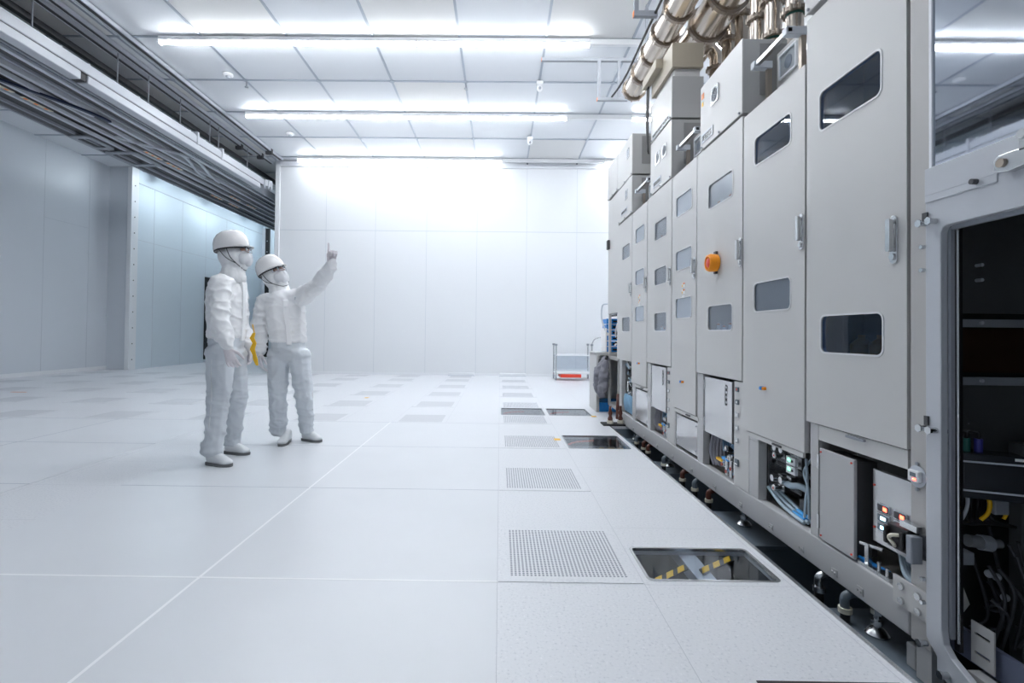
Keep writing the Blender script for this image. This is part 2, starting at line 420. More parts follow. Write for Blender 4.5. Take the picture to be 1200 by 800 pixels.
def sprinkler(px, py, lab):
    p = at(px, py, Z=ZC-.05); x, y = p.x, p.y
    t = thing('sprinkler_head', lab, 'sprinkler', (x, y, ZC))
    MB().cyl((x, y, ZC-.1), (x, y, ZC-.01), .012).build('stem', rail_g, t)
    MB().cyl((x, y, ZC-.11), (x, y, ZC-.1), .03).build('deflector', steel, t)
sprinkler(289, 98, 'small sprinkler head hanging from a ceiling joint near the left rails')
sprinkler(546, 100, 'small sprinkler head hanging from a ceiling joint at mid ceiling')
for i, (x, y) in enumerate([(618, 192), (676, 192)]):
    p = at(x, y, Y=YB-.07)
    o = MB().cyl(p, p+Vector((0, -.03, 0)), .022).build('wall_bolt', rail_g)
    tag(o, ['dark bolt head high on the back wall, left one', 'dark bolt head high on the back wall, right one'][i], 'bolt')
for i, (x0, x1) in enumerate([(-1.21, -.6), (.0, .62)]):
    t = thing('floor_outlet_cover', ['low white cover box against the back wall, left one of two', 'low white cover box against the back wall, right one of two'][i], 'box', (x0+.3, YB-.05, 0))
    B(x0, x1, YB-.12, YB-.02, 0, .07).build('cover', trimw, t, bev=.01); B(x0-.01, x1+.01, YB-.13, YB-.02, 0, .012).build('flange', seam_m, t)

# ---------------------------------------------------------------- perforated and glazed floor panels
cols = [(-.6, 'nearest column'), (-1.8, 'b'), (-3.0, 'c'), (-4.2, 'd'), (-5.4, 'e'), (-6.6, 'f'), (-7.8, 'g'), (-9.0, 'h')]
def ppanel(xr, y0, label, group, m):
    t = thing('perforated_floor_panel', label, 'floor panel', (xr-.3, y0+.3, 0), group)
    B(xr-.3-.247, xr-.3+.247, y0+.3-.247, y0+.3+.247, .0006, .0022).build('perforated_plate', m, t)
    plate(MB(), rect(xr-.595, xr-.005, y0+.005, y0+.595), [rect(xr-.547, xr-.053, y0+.053, y0+.547)], 'Z', .0003, .0022).build('rim', speck, t)
    return t
near = ['large perforated floor panel beside the nearest glazed floor window', 'perforated floor panel second from the camera in the machine aisle',
        'perforated floor panel left of the second glazed floor window', 'perforated floor panel just in front of the far pair of floor windows',
        'perforated floor panel just behind the far pair of floor windows']
for k, (y0, lb) in enumerate(zip((2.07, 3.27, 4.47, 5.68, 6.88), near)): ppanel(.6, y0, lb, None, perf)
for k, y0 in enumerate((8.07, 9.27, 10.47)): ppanel(.6, y0, 'pale perforated floor panel in the far part of the machine aisle', 'far aisle perforated panels', perf)
for xr, _ in cols:
    for y0 in (5.67, 6.87, 8.07, 9.27, 10.47, 11.4):
        ppanel(xr, y0, 'perforated floor panel in the checker of panels on the far floor', 'perforated panels on the far floor', perf_far)

def hazard(x0, x1, y0, y1, z, t, n, flip=False):
    g = MB(); k = MB()
    k.box(x0, x1, y0, y1, z-.004, z)
    L = (x1-x0)/n
    for i in range(n):
        a = x0+i*L
        g.prism([(a, y0), (a+L*.55, y0), (a+L*.95, y1), (a+L*.4, y1)], 'Z', z, z+.002)
    k.build('tape', black, t); g.build('tape_stripe', yel, t)
glab = ['nearest glazed floor window with yellow and black stripes below', 'glazed floor window by the second perforated panel with dark pipes below',
        'left one of the far pair of glazed floor windows', 'right one of the far pair of glazed floor windows']
for i, (x0, x1, y0, y1) in enumerate(gl):
    t = thing('floor_window', glab[i], 'floor window', ((x0+x1)/2, (y0+y1)/2, 0))
    plate(MB(), rrect(x0-.008, x1+.008, y0-.008, y1+.008, .025), [rrect(x0+.004, x1-.004, y0+.004, y1-.004, .02)], 'Z', -.01, .003).build('frame', steel, t)
    B(x0+.003, x1-.003, y0+.003, y1-.003, -.012, -.004).build('pane', glass_f, t)
    g = MB(); h = .42 if i < 2 else .2
    g.box(x0-.02, x1+.02, y0-.02, y1+.3, -h-.02, -h)
    g.box(x0-.03, x0, y0-.02, y1+.3, -h, -.031).box(x1, x1+.03, y0-.02, y1+.3, -h, -.031).box(x0, x1, y1+.28, y1+.3, -h, -.031).box(x0, x1, y0-.03, y0, -h, -.031)
    g.build('well', grayliner if i < 2 else rail_l, t)
    g = MB(); xm = (x0+x1)/2
    if i == 0:
        g.box(xm-.04, xm+.04, y0, y1+.28, -.08, -.03); g.build('beam', rail_l, t)
        for (xa, ya, xb, yb) in ((.655, 2.135, .85, 2.285), (.895, 2.24, 1.10, 2.385)):
            g = MB(); dx, dy = (xb-xa), (yb-ya)
            g.prism([(xa, ya-.022), (xb, yb-.022), (xb, yb+.022), (xa, ya+.022)], 'Z', -.026, -.022); g.build('tape', black, t)
            for k in range(3):
                a = xa+dx*k/3; c_ = ya+dy*k/3
                MB().prism([(a, c_-.02), (a+dx*.2, c_+dy*.2-.02), (a+dx*.28, c_+dy*.28+.02), (a+dx*.08, c_+dy*.08+.02)], 'Z', -.0215, -.019).build('tape_stripe', yel, t)
        g = MB(); g.box(x0+.10, x0+.12, y0, y1+.25, -.3, -.27).box(x1-.15, x1-.12, y0, y1+.25, -.3, -.27).build('bar', rail_g, t)
    else:
        g.box(x0, x1, y1-.05, y1+.1, -.16, -.12); g.build('beam', rail_l, t)
        hazard(x0+.25, x1-.03, y0+.04, y0+.12, -.02, t, 3)
        g = MB(); g.tube([(x0+.03, y0+.3, -.03), (x0+.13, y0+.42, -.03), (x0+.3, y0+.48, -.03)], .008).build('pipe', red, t, smooth=True)
# yellow floor marks
for i, (px, py) in enumerate([(653, 515), (696, 488), (349/5+360, 430+180/5)]):
    p = at(px, py, Z=0); o = B(p.x-.03, p.x+.03, p.y-.04, p.y+.04, .003, .004).build('floor_marker', yel)
    tag(o, ['small yellow tape square beside the third aisle perforated panel', 'small yellow tape square by the right floor window of the far pair', 'tiny yellow tape dot on the far white floor'][i], 'marker')
p = at(22, 459.5, Z=0); o = B(p.x-.12, p.x+.12, p.y-.02, p.y+.02, .003, .004).build('floor_marker', lab_o); tag(o, 'thin orange tape mark on the floor at far left', 'marker')
# trench lid at the frame's bottom edge
t = thing('trench_cover', 'dark framed slate cover let into the floor at the bottom edge', 'cover', (.97, 1.2, 0))
plate(MB(), rect(.765, 1.185, .895, 1.505), [rect(.785, 1.165, .915, 1.48)], 'Z', -.02, .002).build('frame', black, t)
B(.785, 1.165, .915, 1.48, -.02, -.003).build('lid', pitplate, t)

# ================================================================ LEFT OVERHEAD RAILS
Y0r, Y1r = 0.5, 19.3
def strip(name, m, x0, x1, z0, z1, par, y0=Y0r, y1=Y1r, bev=0): return B(x0, x1, y0, y1, z0, z1).build(name, m, par, bev=bev)
def channel(label, x0, x1, y1):
    t = thing('strut_channel', label, 'channel', ((x0+x1)/2, 0, 5.0))
    g = MB(); g.box(x0, x1, -2.9, y1, 5.06, 5.09).box(x0, x0+.02, -2.9, y1, 5.035, 5.06).box(x1-.02, x1, -2.9, y1, 5.035, 5.06)
    g.build('channel', rail_l, t)
    B(x0+.022, x1-.022, -2.9, y1-.01, 5.045, 5.055).build('slot', rail_d, t)
    B(x0-.015, x1+.015, y1-.62, y1-.55, 4.97, 5.09).build('clamp', rail_d, t)
channel('grey ceiling channel nearest the light bars, right of the rails', -5.28, -5.17, 11.8)
channel('grey ceiling channel right one of the close pair above the rails', -5.62, -5.52, 12.1)
channel('grey ceiling channel left one of the close pair above the rails', -5.80, -5.69, 11.5)
t = thing('cable_duct', 'dark cable duct under the ceiling left of the ceiling channels', 'duct', (-6.15, 0, 4.95))
B(-6.20, -6.12, -2.9, 19.3, 5.0, 5.08).build('duct', rail_d, t)
# white power rail cover facing the room
t = thing('white_rail_cover', 'long white boxed rail along the right side of the overhead tracks', 'rail', (-5.6, 0, 4.25))
segs = [(Y0r, 6.45), (6.56, 11.35)]
for a, b_ in segs: B(-5.62, -5.47, a, b_, 4.245, 4.355).build('lower_cover', cover_m, t, bev=.012)
B(-5.63, -5.49, 6.45, 6.56, 4.26, 4.35).build('coupling', black, t)
B(-5.64, -5.46, Y0r, 11.5, 4.362, 4.49).build('upper_cover', cover_m, t, bev=.012)
B(-5.62, -5.475, Y0r, 11.5, 4.355, 4.362).build('seam', rail_d, t)
B(-5.66, -5.48, Y0r, 11.4, 4.492, 4.51).build('top_strip', rail_l, t)
g = MB(); g.cyl((-5.51, 11.66, 4.36), (-5.51, 11.66, 4.50), .14, n=32); g.build('rounded_end', cover_m, t, smooth=True)
g = MB()
for k in range(5): a = -1.2+.6*k; g.box(-5.51+.142*math.cos(a)-.01, -5.51+.142*math.cos(a)+.01, 11.66+.142*math.sin(a)-.01, 11.66+.142*math.sin(a)+.01, 4.3, 4.5)
g.build('fin', rail_l, t)
COV = t
for yy in (8.95, 9.75):
    B(-5.66, -5.44, yy-.03, yy+.03, 4.34, 4.56).build('joint_bracket', cover_m, t, bev=.008)
# rods and brackets hanging the cover
ys = [2.3, 3.5, 4.7, 5.95, 7.3, 7.95, 8.75, 9.65, 9.95, 11.1]
for k, yy in enumerate(ys):
    h = MB().cyl((-5.655, yy, 4.57), (-5.655, yy, 5.06), .009, n=8).build('hanger_rod', rail_g, COV)
    g = MB(); g.box(-5.66, -5.54, yy-.05, yy+.05, 4.511, 4.56); g.cyl((-5.655, yy, 4.56), (-5.655, yy, 4.60), .02, n=6); g.build('foot_bracket', black, h)
for k in range(22):
    yy = 2.0+.43*k+random.uniform(-.05, .05)
    MB().box(-5.60, -5.54, yy-.03, yy+.03, 4.511, 4.545).cyl((-5.57, yy, 4.54), (-5.57, yy, 4.575), .014, n=8).build('rail_clip', white_p if k % 3 else steel, COV)
B(-5.70, -5.665, Y0r, 11.3, 4.50, 4.53).build('cable_carrier', rail_d, t)
# the tracks beneath
tr_ = thing('overhead_track', 'set of grey parallel overhead hoist tracks running along the left ceiling', 'track', (-6.4, 0, 4.3))
prof = [  # x right, x left, z0, z1, material, name
 (-5.655, -5.69, 4.25, 4.42, rail_g, 'side_plate'), (-5.70, -5.78, 4.29, 4.34, rail_b, 'energy_chain'), (-5.79, -5.85, 4.26, 4.31, rail_l, 'running_rail'),
 (-5.86, -6.02, 4.31, 4.42, rail_d, 'track_bed'), (-6.03, -6.07, 4.28, 4.40, rail_g, 'running_rail'), (-6.08, -6.17, 4.33, 4.42, rail_d, 'track_bed'),
 (-6.18, -6.24, 4.27, 4.34, rail_l, 'running_rail'), (-6.26, -6.37, 4.31, 4.42, rail_d, 'track_bed'), (-6.39, -6.43, 4.26, 4.32, rail_l, 'running_rail'),
 (-6.44, -6.60, 4.30, 4.42, rail_d, 'track_bed'), (-6.61, -6.66, 4.26, 4.34, rail_l, 'running_rail'), (-6.67, -6.84, 4.33, 4.38, rail_d, 'track_bed'),
 (-6.85, -6.90, 4.26, 4.31, rail_l, 'running_rail'), (-6.91, -7.15, 4.31, 4.34, rail_d, 'track_bed'), (-7.16, -7.20, 4.27, 4.31, rail_g, 'running_rail'),
 (-7.21, -7.36, 4.30, 4.36, rail_d, 'track_bed'), (-7.37, -7.41, 4.28, 4.44, rail_g, 'side_plate')]
for a, b_, z0, z1, m, n in prof: B(b_, a, Y0r, Y1r, z0, z1).build(n, m, tr_)
B(-7.36, -5.70, Y0r, Y1r, 4.425, 4.435).build('tube_hiding_plate', rail_d, tr_)  # added so the bay tubes do not show through the track gaps
# chain links
g = MB()
for k in range(150):
    yy = 1.2+.1*k
    if yy < 17: g.box(-5.775, -5.705, yy, yy+.055, 4.285, 4.305)
g.build('chain_link', mat('chain link', (.03, .05, .10), .35), tr_)['kind'] = 'stuff'
# broken bright slots and ties
g = MB(); g2 = MB()
yy = 2.0
while yy < 16:
    L = random.uniform(.18, .4); B(-6.33, -6.29, yy, yy+L, 4.31, 4.345).build('cover_segment', rail_l, tr_); g2.box(-6.15, -6.09, yy+.1, yy+L*.8, 4.335, 4.357); yy += L+random.uniform(.15, .5)
g2.build('slot_cover', rail_d, tr_)
# cross ties and junction plates
g = MB()
for yy in (7.2, 9.0, 10.8, 13, 15): g.box(-7.4, -5.70, yy-.05, yy+.05, 4.436, 4.47)
g.build('cross_tie', rail_d, tr_)
def swoop(x0, x1, y0, y1, wd, z, m, n='branch_rail'):
    pts = []; N = 14
    L = [(x0+(x1-x0)*(3*t*t-2*t**3), y0+(y1-y0)*t) for t in [k/N for k in range(N+1)]]
    g = MB(); pts = [(x-wd/2, y) for x, y in L]+[(x+wd/2, y) for x, y in reversed(L)]
    g.prism(pts, 'Z', z, z+.03); g.build(n, m, tr_)
swoop(-6.75, -6.25, 5.9, 7.6, .05, 4.245, rail_l); swoop(-6.70, -6.15, 5.9, 7.8, .06, 4.24, rail_b)
swoop(-5.95, -6.3, 9.2, 10.6, .05, 4.245, rail_l); swoop(-5.85, -6.2, 9.4, 11, .05, 4.242, rail_l); swoop(-6.5, -5.9, 8.4, 9.4, .05, 4.242, rail_l)
for (xa, xb, ya, yb) in ((-6.95, -6.6, 5.6, 6.05), (-7.32, -6.95, 8.35, 9.0), (-7.3, -6.7, 9.1, 9.9), (-7.0, -6.65, 4.6, 5.1)):
    plate(MB(), rrect(xa, xb, ya, yb, .1), [rrect(xa+.08, xb-.08, ya+.12, yb-.12, .05)], 'Z', 4.238, 4.256).build('junction_plate', rail_g, tr_)
for i, (x, y) in enumerate([(-6.74, 6.6), (-6.74, 7.2), (-7.05, 5.9), (-7.05, 6.5), (-6.5, 9.3), (-6.5, 9.9), (-6.95, 12.2), (-6.95, 13), (-6.55, 12.3), (-6.55, 13.1), (-6.95, 15.6), (-6.6, 15.9)]):
    s_ = MB().box(x-.03, x+.03, y-.24, y+.24, 4.25, 4.254).build('warning_strip', cream, tr_)
    for q in range(3): B(x-.02, x+.02, y-.2+.16*q, y-.15+.16*q, 4.2465, 4.2495).build('sticker_mark', lab_o, s_)

# ================================================================ PROCESS MACHINE
XF = 1.40
def label_(x, y0, y1, z0, z1, par, m=lab_w): return B(x-.0015, x, y0, y1, z0, z1).build('sticker', m, par)
def handle(y, z0, z1, t):
    h = MB(); h.prism(rrect(y-.017, y+.017, z0-.012, z1+.012, .016), 'X', XF-.006, XF+.001); hp = h.build('handle', steel, t, bev=.002)
    g = MB(); g.prism(rrect(y-.010, y+.010, z0+.03, z1, .009), 'X', XF-.026, XF-.012).cyl((XF-.012, y, z0+.012), (XF-.003, y, z0+.012), .012, n=14)
    g.cyl((XF-.02, y, z1-.01), (XF-.003, y, z1-.01), .008).cyl((XF-.02, y, z0+.04), (XF-.003, y, z0+.04), .008)
    g.build('grip', white_p if False else steel, hp, smooth=True)
pale_liner = mat('reflection tone liner', (.66, .71, .77), .5); mid_liner = mat('half shade liner', (.12, .16, .22), .45)
def cabinet(y0, y1, zb, zt, wins, label, hnd=None, depth=.26, name='machine_cabinet', liner=shaded):
    liner = shaded if y0 < 2 else (mid_liner if y0 < 2.6 else pale_liner)  # liner colour holds interior shade near by, the reflected room farther off
    t = thing(name, label, 'cabinet', (XF, (y0+y1)/2, zb))
    g = 0.004
    holes = [rrect(a, b_, c, d, .028) for a, b_, c, d in wins]
    o = plate(MB(), rect(y0+g, y1-g, zb+.002, zt-.003), holes, 'X', XF, XF+.022).build('door', paint, t)
    for a, b_, c, d in wins:
        p = plate(MB(), rrect(a-.004, b_+.004, c-.004, d+.004, .03), [rrect(a+.003, b_-.003, c+.003, d-.003, .026)], 'X', XF-.0025, XF+.002).build('window_trim', edge_m, t)
        MB().prism(rrect(a+.001, b_-.001, c+.001, d-.001, .027), 'X', XF+.006, XF+.011).build('window_pane', glass_d if y0 < 2.5 and c > 1.5 or y0 < 2 else ((film_dark if y0 < 2.6 else film_pane) if (c > 1.14 and c < 1.16 or abs(c-1.953) < .01 or abs(c-1.52) < .01) else glass_c), t)
    s = MB(); x1 = XF+depth
    s.box(XF+.026, x1, y0+.003, y0+.015, zb, zt-.003).box(XF+.026, x1, y1-.015, y1-.003, zb, zt-.003)
    s.box(XF+.026, x1, y0+.015, y1-.015, zt-.018, zt-.003).box(XF+.026, x1, y0+.015, y1-.015, zb, zb+.015)
    s.build('casing', paint_d, t)
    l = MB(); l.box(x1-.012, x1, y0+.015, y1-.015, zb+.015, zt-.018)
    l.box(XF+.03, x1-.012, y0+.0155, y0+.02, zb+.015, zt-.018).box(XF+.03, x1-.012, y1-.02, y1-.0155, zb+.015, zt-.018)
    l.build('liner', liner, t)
    if hnd: handle(hnd[0], hnd[1], hnd[2], t)
    return t
ZT = 2.30
wB = lambda a, b_: [(a, b_, 1.953, 2.107), (a, b_, 1.148, 1.305)]
A = cabinet(1.742, 2.318, .63, 2.47, [(1.86, 2.222, 1.916, 2.09), (1.853, 2.211, .947, 1.107)], 'large grey machine door cabinet nearest the camera with two dark windows', (1.80, 1.29, 1.438))
Bc = cabinet(2.325, 2.918, .48, 2.28, wB(2.44, 2.79), 'grey door cabinet second from the camera below the chrome handrail', (2.352, 1.43, 1.576))
wC = lambda a, b_, mid: [(a, b_, 1.865, 2.028), (a, b_, 1.05, 1.212)]+([(a, b_, 1.46, 1.61)] if mid else [])
C = cabinet(2.926, 3.606, .752, ZT, wC(3.05, 3.41, False), 'grey door cabinet carrying the orange beacon', (2.952, 1.43, 1.576))
D = cabinet(3.612, 4.128, .44, 2.305, wB(3.70, 4.035)+[(3.70, 4.035, 1.525, 1.677)], 'grey three-window door cabinet just beyond the orange beacon one', (3.645, 1.434, 1.57))
E_ = cabinet(4.136, 4.82, .755, 2.31, wC(4.26, 4.59, True), 'grey three-window door cabinet under the box with the beige junction box', (4.165, 1.434, 1.57))
Fc = cabinet(4.828, 5.375, .51, 2.305, wB(4.92, 5.245)+[(4.92, 5.245, 1.522, 1.675)], 'narrow grey three-window door cabinet between the two far upper boxes', (4.855, 1.434, 1.57))
G = cabinet(5.383, 6.04, .725, 2.31, [(5.47, 5.81, 1.865, 2.02), (5.46, 5.80, 1.05, 1.212)], 'farthest wide grey door cabinet with two small windows', (5.41, 1.434, 1.57))
H = thing('machine_cabinet', 'plain grey end cabinet at the far end of the machine without windows', 'cabinet', (XF, 6.3, 1.3))
B(XF+.01, 2.5, 6.05, 6.62, 1.28, 2.75).build('casing', paint, H, bev=.004)
B(XF-.02, XF+.011, 6.52, 6.60, 2.12, 2.24).build('vent_knob', rail_d, H, bev=.006)
g = MB(); g.box(XF+.02, XF+.05, 6.58, 6.62, .1, 1.28).box(XF+.02, 2.2, 6.05, 6.60, .70, .74).box(XF+.02, 2.2, 6.05, 6.60, .1, .14).box(XF+.02, XF+.05, 6.05, 6.08, .1, 1.28).box(2.2, 2.25, 6.05, 6.6, .1, 1.28).build('rack', paint, H)
B(XF-.002, XF+.012, 6.1, 6.35, 1.24, 1.26).build('slot', rail_d, H)
# labels, beacon etc.
for par, yc in ((D, 3.86), (Fc, 5.08)):
    for z in (1.40, 1.35):
        label_(XF-.0005, yc-.035, yc+.035, z-.02, z+.018, par); label_(XF-.002, yc-.03, yc+.01, z+.006, z+.016, par, lab_o)
        label_(XF-.002, yc+.018, yc+.03, z-.015, z+.002, par, yel)
    label_(XF-.0005, yc-.02, yc+.03, 1.30, 1.322, par)
def contents(par, y0, y1, z0, ms):
    n = len(ms); L = (y1-y0)/n
    for i, m in enumerate(ms):
        yy = y0+L*(i+.5)
        g = MB(); g.lathe([(.0005, 0), (L*.36, 0), (L*.38, .01), (L*.38, .055), (L*.2, .075), (L*.13, .08), (L*.13, .095), (.0005, .095)], mx=Matrix.Translation((XF+.13, yy, z0)))
        g.build('inner_vessel', m, par, smooth=True)
contents(A, 1.87, 2.2, .93, [trimw, mat('amber plastic', (.55, .20, .02), .35), mat('amber plastic', (0, 0, 0))])
B(XF+.05, XF+.25, 1.76, 2.30, .915, .93).build('inner_shelf', grayliner, A)
for par, y0, y1, z in ((C, 3.06, 3.4, 1.045), (E_, 4.27, 4.58, 1.045), (C, 3.06, 3.4, 1.86), (E_, 4.27, 4.58, 1.86)):
    g = MB(); g2 = MB(); n = 4; L = (y1-y0)/n
    for i in range(n):
        a = y0+L*i+.015; hh = .04+.015*(i % 2); g.box(XF+.05, XF+.11, a, a+L-.03, z, z+hh); g2.box(XF+.047, XF+.0495, a+.01, a+L-.04, z+hh-.014, z+hh-.004)
    g.build('inner_module', lab_w, par); g2.build('module_mark', lab_o, par)
    B(XF+.04, XF+.24, y0-.1, y1+.1, z-.014, z-.001).build('inner_shelf', grayliner, par)
    B(XF+.20, XF+.235, y0+.06, y0+.2, z+.002, z+.15).build('inner_panel', rail_l, par)
# orange beacon on C
bc = thing('warning_beacon', 'round orange warning sounder with red centre on a grey door', 'beacon', (XF-.03, 3.265, 1.48))
mx = Matrix.Translation((XF, 3.265, 1.485)) @ Matrix.Rotation(-math.pi/2, 4, 'Y')
MB().lathe([(.052, .003), (.056, .006), (.058, .05), (.05, .064), (.042, .066), (.036, .05), (.0005, .048)], mx=mx, n=36).build('housing', orange, bc, smooth=True)
MB().lathe([(.034, .049), (.028, .062), (.0005, .068)], mx=mx).build('lens', red, bc, smooth=True)
g = MB(); g.box(XF-.016, XF-.002, 3.255, 3.285, 1.415, 1.56); g.build('mount', rail_d, bc)
for yy, zz, par, i in ((2.68, .74, Bc, 0), (3.87, .66, D, 1), (5.08, .73, Fc, 2)):
    b_ = thing('door_button', ['small blue and orange button low on the second nearest door', 'small blue and orange button low on the door beyond the beacon', 'small blue and orange button low on the far narrow door'][i], 'button', (XF, yy, zz))
    g = MB(); g.cyl((XF-.02, yy+.008, zz), (XF, yy+.008, zz), .0095, n=14); g.build('blue_cap', blue, b_, smooth=True)
    g = MB(); g.cyl((XF-.016, yy-.012, zz), (XF, yy-.012, zz), .0085, n=14); g.build('orange_cap', orange, b_, smooth=True)

# upper boxes -------------------------------------------------------------
def fan(par, yc, zc, s=.055):
    x = XF-.004
    f_ = plate(MB(), rrect(yc-s, yc+s, zc-s, zc+s, .008), [[(yc+s*.86*math.cos(a*math.pi/12), zc+s*.86*math.sin(a*math.pi/12)) for a in range(24)]], 'X', x-.006, x+.004).build('fan_frame', steel, par)
    MB().cyl((x-.0014, yc, zc), (x-.0004, yc, zc), s*.86, n=24).build('fan_recess', rail_d, f_)
    g = MB()
    for r in (.3, .55, .78):
        pts = [(x-.005, yc+s*r*math.cos(a*math.pi/8), zc+s*r*math.sin(a*math.pi/8)) for a in range(17)]
        g.tube(pts, .0018, n=5, smooth=False)
    for a in (.4, 1.97, 3.54, 5.1): g.cyl((x-.005, yc, zc), (x-.005, yc+s*.95*math.cos(a), zc+s*.95*math.sin(a)), .0022, n=5)
    for a in range(7):
        q = a*.9; g.prism([(yc, zc), (yc+s*.7*math.cos(q), zc+s*.7*math.sin(q)), (yc+s*.7*math.cos(q+.35), zc+s*.7*math.sin(q+.35))], 'X', x-.003, x-.002)
    g.build('fan_guard', rail_l, f_)
def ubox(y0, y1, z0, z1, label, fans=(), vent=None, side=True, group=None):
    t = thing('control_box', label, 'box', (XF, (y0+y1)/2, z0), group)
    B(XF+.006, XF+.26, y0+.004, y1-.004, z0+.012, z1-.003).build('casing', paint_d, t)
    B(XF-.004, XF+.005, y0, y1, z0+.008, z1-.001).build('front_panel', paint, t, bev=.002)
    for yy, zz in fans: fan(t, yy, zz)
    if vent:
        a, b_, c, d = vent
        v = plate(MB(), rect(a-.012, b_+.012, c-.012, d+.012), [rect(a, b_, c, d)], 'X', XF-.008, XF-.0045).build('slot_frame', rail_l, t)
        B(XF-.0046, XF-.0042, a, b_, c, d).build('slot_opening', dark, v)
        g = MB()
        for k in range(7): yy = a+(b_-a)*(k+.5)/7; g.box(XF-.0065, XF-.005, yy-.002, yy+.002, c, d)
        g.build('slot_bar', steel, v)
    g = MB()
    for yy in (y0+.03, (y0+y1)/2, y1-.03): g.cyl((XF-.012, yy, z0+.02), (XF-.004, yy, z0+.02), .007, n=10)
    g.build('screw', rail_g, t)
    if side: B(XF+.10, XF+.255, y0+.0005, y0+.0035, z0+.12, z1-.03).build('side_panel', mat('side recess', (.25, .25, .25), .5), t)
    return t
ub = ubox(2.93, 3.54, 2.305, 2.755, 'grey control box with one small fan above the beacon cabinet', [(3.30, 2.60)], (3.34, 3.50, 2.36, 2.40))
label_(XF-.0045, 3.48, 3.52, 2.66, 2.70, ub, lab_o); label_(XF-.0045, 3.49, 3.515, 2.61, 2.64, ub, yel)
ubox(4.145, 4.72, 2.31, 2.80, 'grey control box with two small fans on the cabinet under the beige box', [(4.32, 2.60), (4.50, 2.60)], (4.42, 4.62, 2.37, 2.405))
ubox(4.145, 4.72, 2.803, 3.16, 'grey upper box with a long dark slot below the beige junction box', [], (4.22, 4.66, 2.83, 2.86), False)
ubox(5.39, 6.0, 2.32, 2.73, 'grey control box with one fan at the far end, lower of two', [(5.62, 2.58)], (5.6, 5.85, 2.40, 2.43))
ubox(5.39, 6.05, 2.733, 3.18, 'grey control box with one fan at the far end, upper of two', [(5.56, 3.02)], None)
ubox(6.07, 6.62, 2.76, 3.2, 'plain pale box on the very end of the machine top', [], None)
# box above A
a_ = ubox(1.90, 2.325, 2.49, 2.9, 'grey box at the top edge above the nearest machine door', [], None)
# beige junction box
t = thing('junction_box', 'beige junction box on top of the grey upper boxes', 'box', (XF+.1, 4.4, 3.16))
B(XF+.0, XF+.26, 4.15, 4.72, 3.235, 3.44).build('lid', beige, t, bev=.004)
B(XF+.03, XF+.24, 4.18, 4.66, 3.163, 3.234).build('base', paint, t)
B(XF-.06, XF+.0, 4.40, 4.82, 3.36, 3.44).build('visor', beige, t, bev=.003)
g = MB()
for k in range(6): g.tube([(XF-.02, 4.74+.01*k, 3.36), (XF-.02, 4.75+.012*k, 3.0), (XF-.02+.005*k, 4.76+.012*k, 2.75)], .006, n=6)
g.build('cable', black, t)
g = MB()
for yy in (4.2, 4.4, 4.6): g.cyl((XF+.06, yy, 3.44), (XF+.06, yy, 3.446), .01)
g.build('screw', brz, t)
# handrails over B, D, F
def handrail(y0, y1, z, label, xs=XF+.03):
    t = thing('handrail', label, 'rail', (xs, (y0+y1)/2, 2.3))
    B(xs-.0125, xs+.0125, y0, y1, z-.012, z+.012).build('bar', steel, t, bev=.002)
    for yy in (y0+.02, y1-.02):
        B(xs-.02, xs+.085, yy-.02, yy+.02, z-.022, z+.018).build('end_block', rail_l, t, bev=.002)
        B(xs+.06, xs+.085, yy-.012, yy+.012, 2.285, z-.023).build('post', brz, t)
handrail(2.50, 2.86, 2.545, 'steel handrail over the second nearest machine cabinet')
handrail(3.68, 4.08, 2.53, 'steel handrail in the gap left of the beacon cabinet box')
handrail(4.88, 5.33, 2.53, 'steel handrail in the gap between the two far upper boxes')
# gauge panels behind handrails
for y0, y1, lb in ((2.40, 2.86, 'white gauge panel with two glass dials behind the near handrail'), (3.66, 4.1, 'white gauge panel behind the middle handrail'), (4.88, 5.33, 'white gauge panel behind the far handrail')):
    t = thing('gauge_panel', lb, 'panel', (XF+.17, (y0+y1)/2, 2.31))
    B(XF+.16, XF+.20, y0, y1, 2.31, 2.62).build('panel', paint, t, bev=.003)
    L = (y1-y0)/2
    for k in range(2):
        a = y0+L*k+.03
        w_ = plate(MB(), rrect(a, a+L-.06, 2.45, 2.59, .01), [rrect(a+.01, a+L-.07, 2.46, 2.58, .008)], 'X', XF+.150, XF+.1595).build('dial_frame', trimw, t)
        MB().prism(rrect(a+.011, a+L-.071, 2.461, 2.579, .007), 'X', XF+.153, XF+.156).build('dial_glass', clearp, w_)
        MB().cyl((XF+.1565, a+L/2-.03, 2.52), (XF+.1595, a+L/2-.03, 2.52), .035).build('dial', rail_g, w_)

# rear enclosure behind everything
t = thing('rear_enclosure', 'long grey enclosure behind the door cabinets carrying the steel risers', 'enclosure', (2.2, 4, 0))
B(XF+.262, 2.9, 1.742, 6.04, .16, 2.62).build('casing', paint_d, t)
B(XF+.5, 2.9, 1.742, 6.04, 2.622, 2.64).build('roof_panel', paint, t)

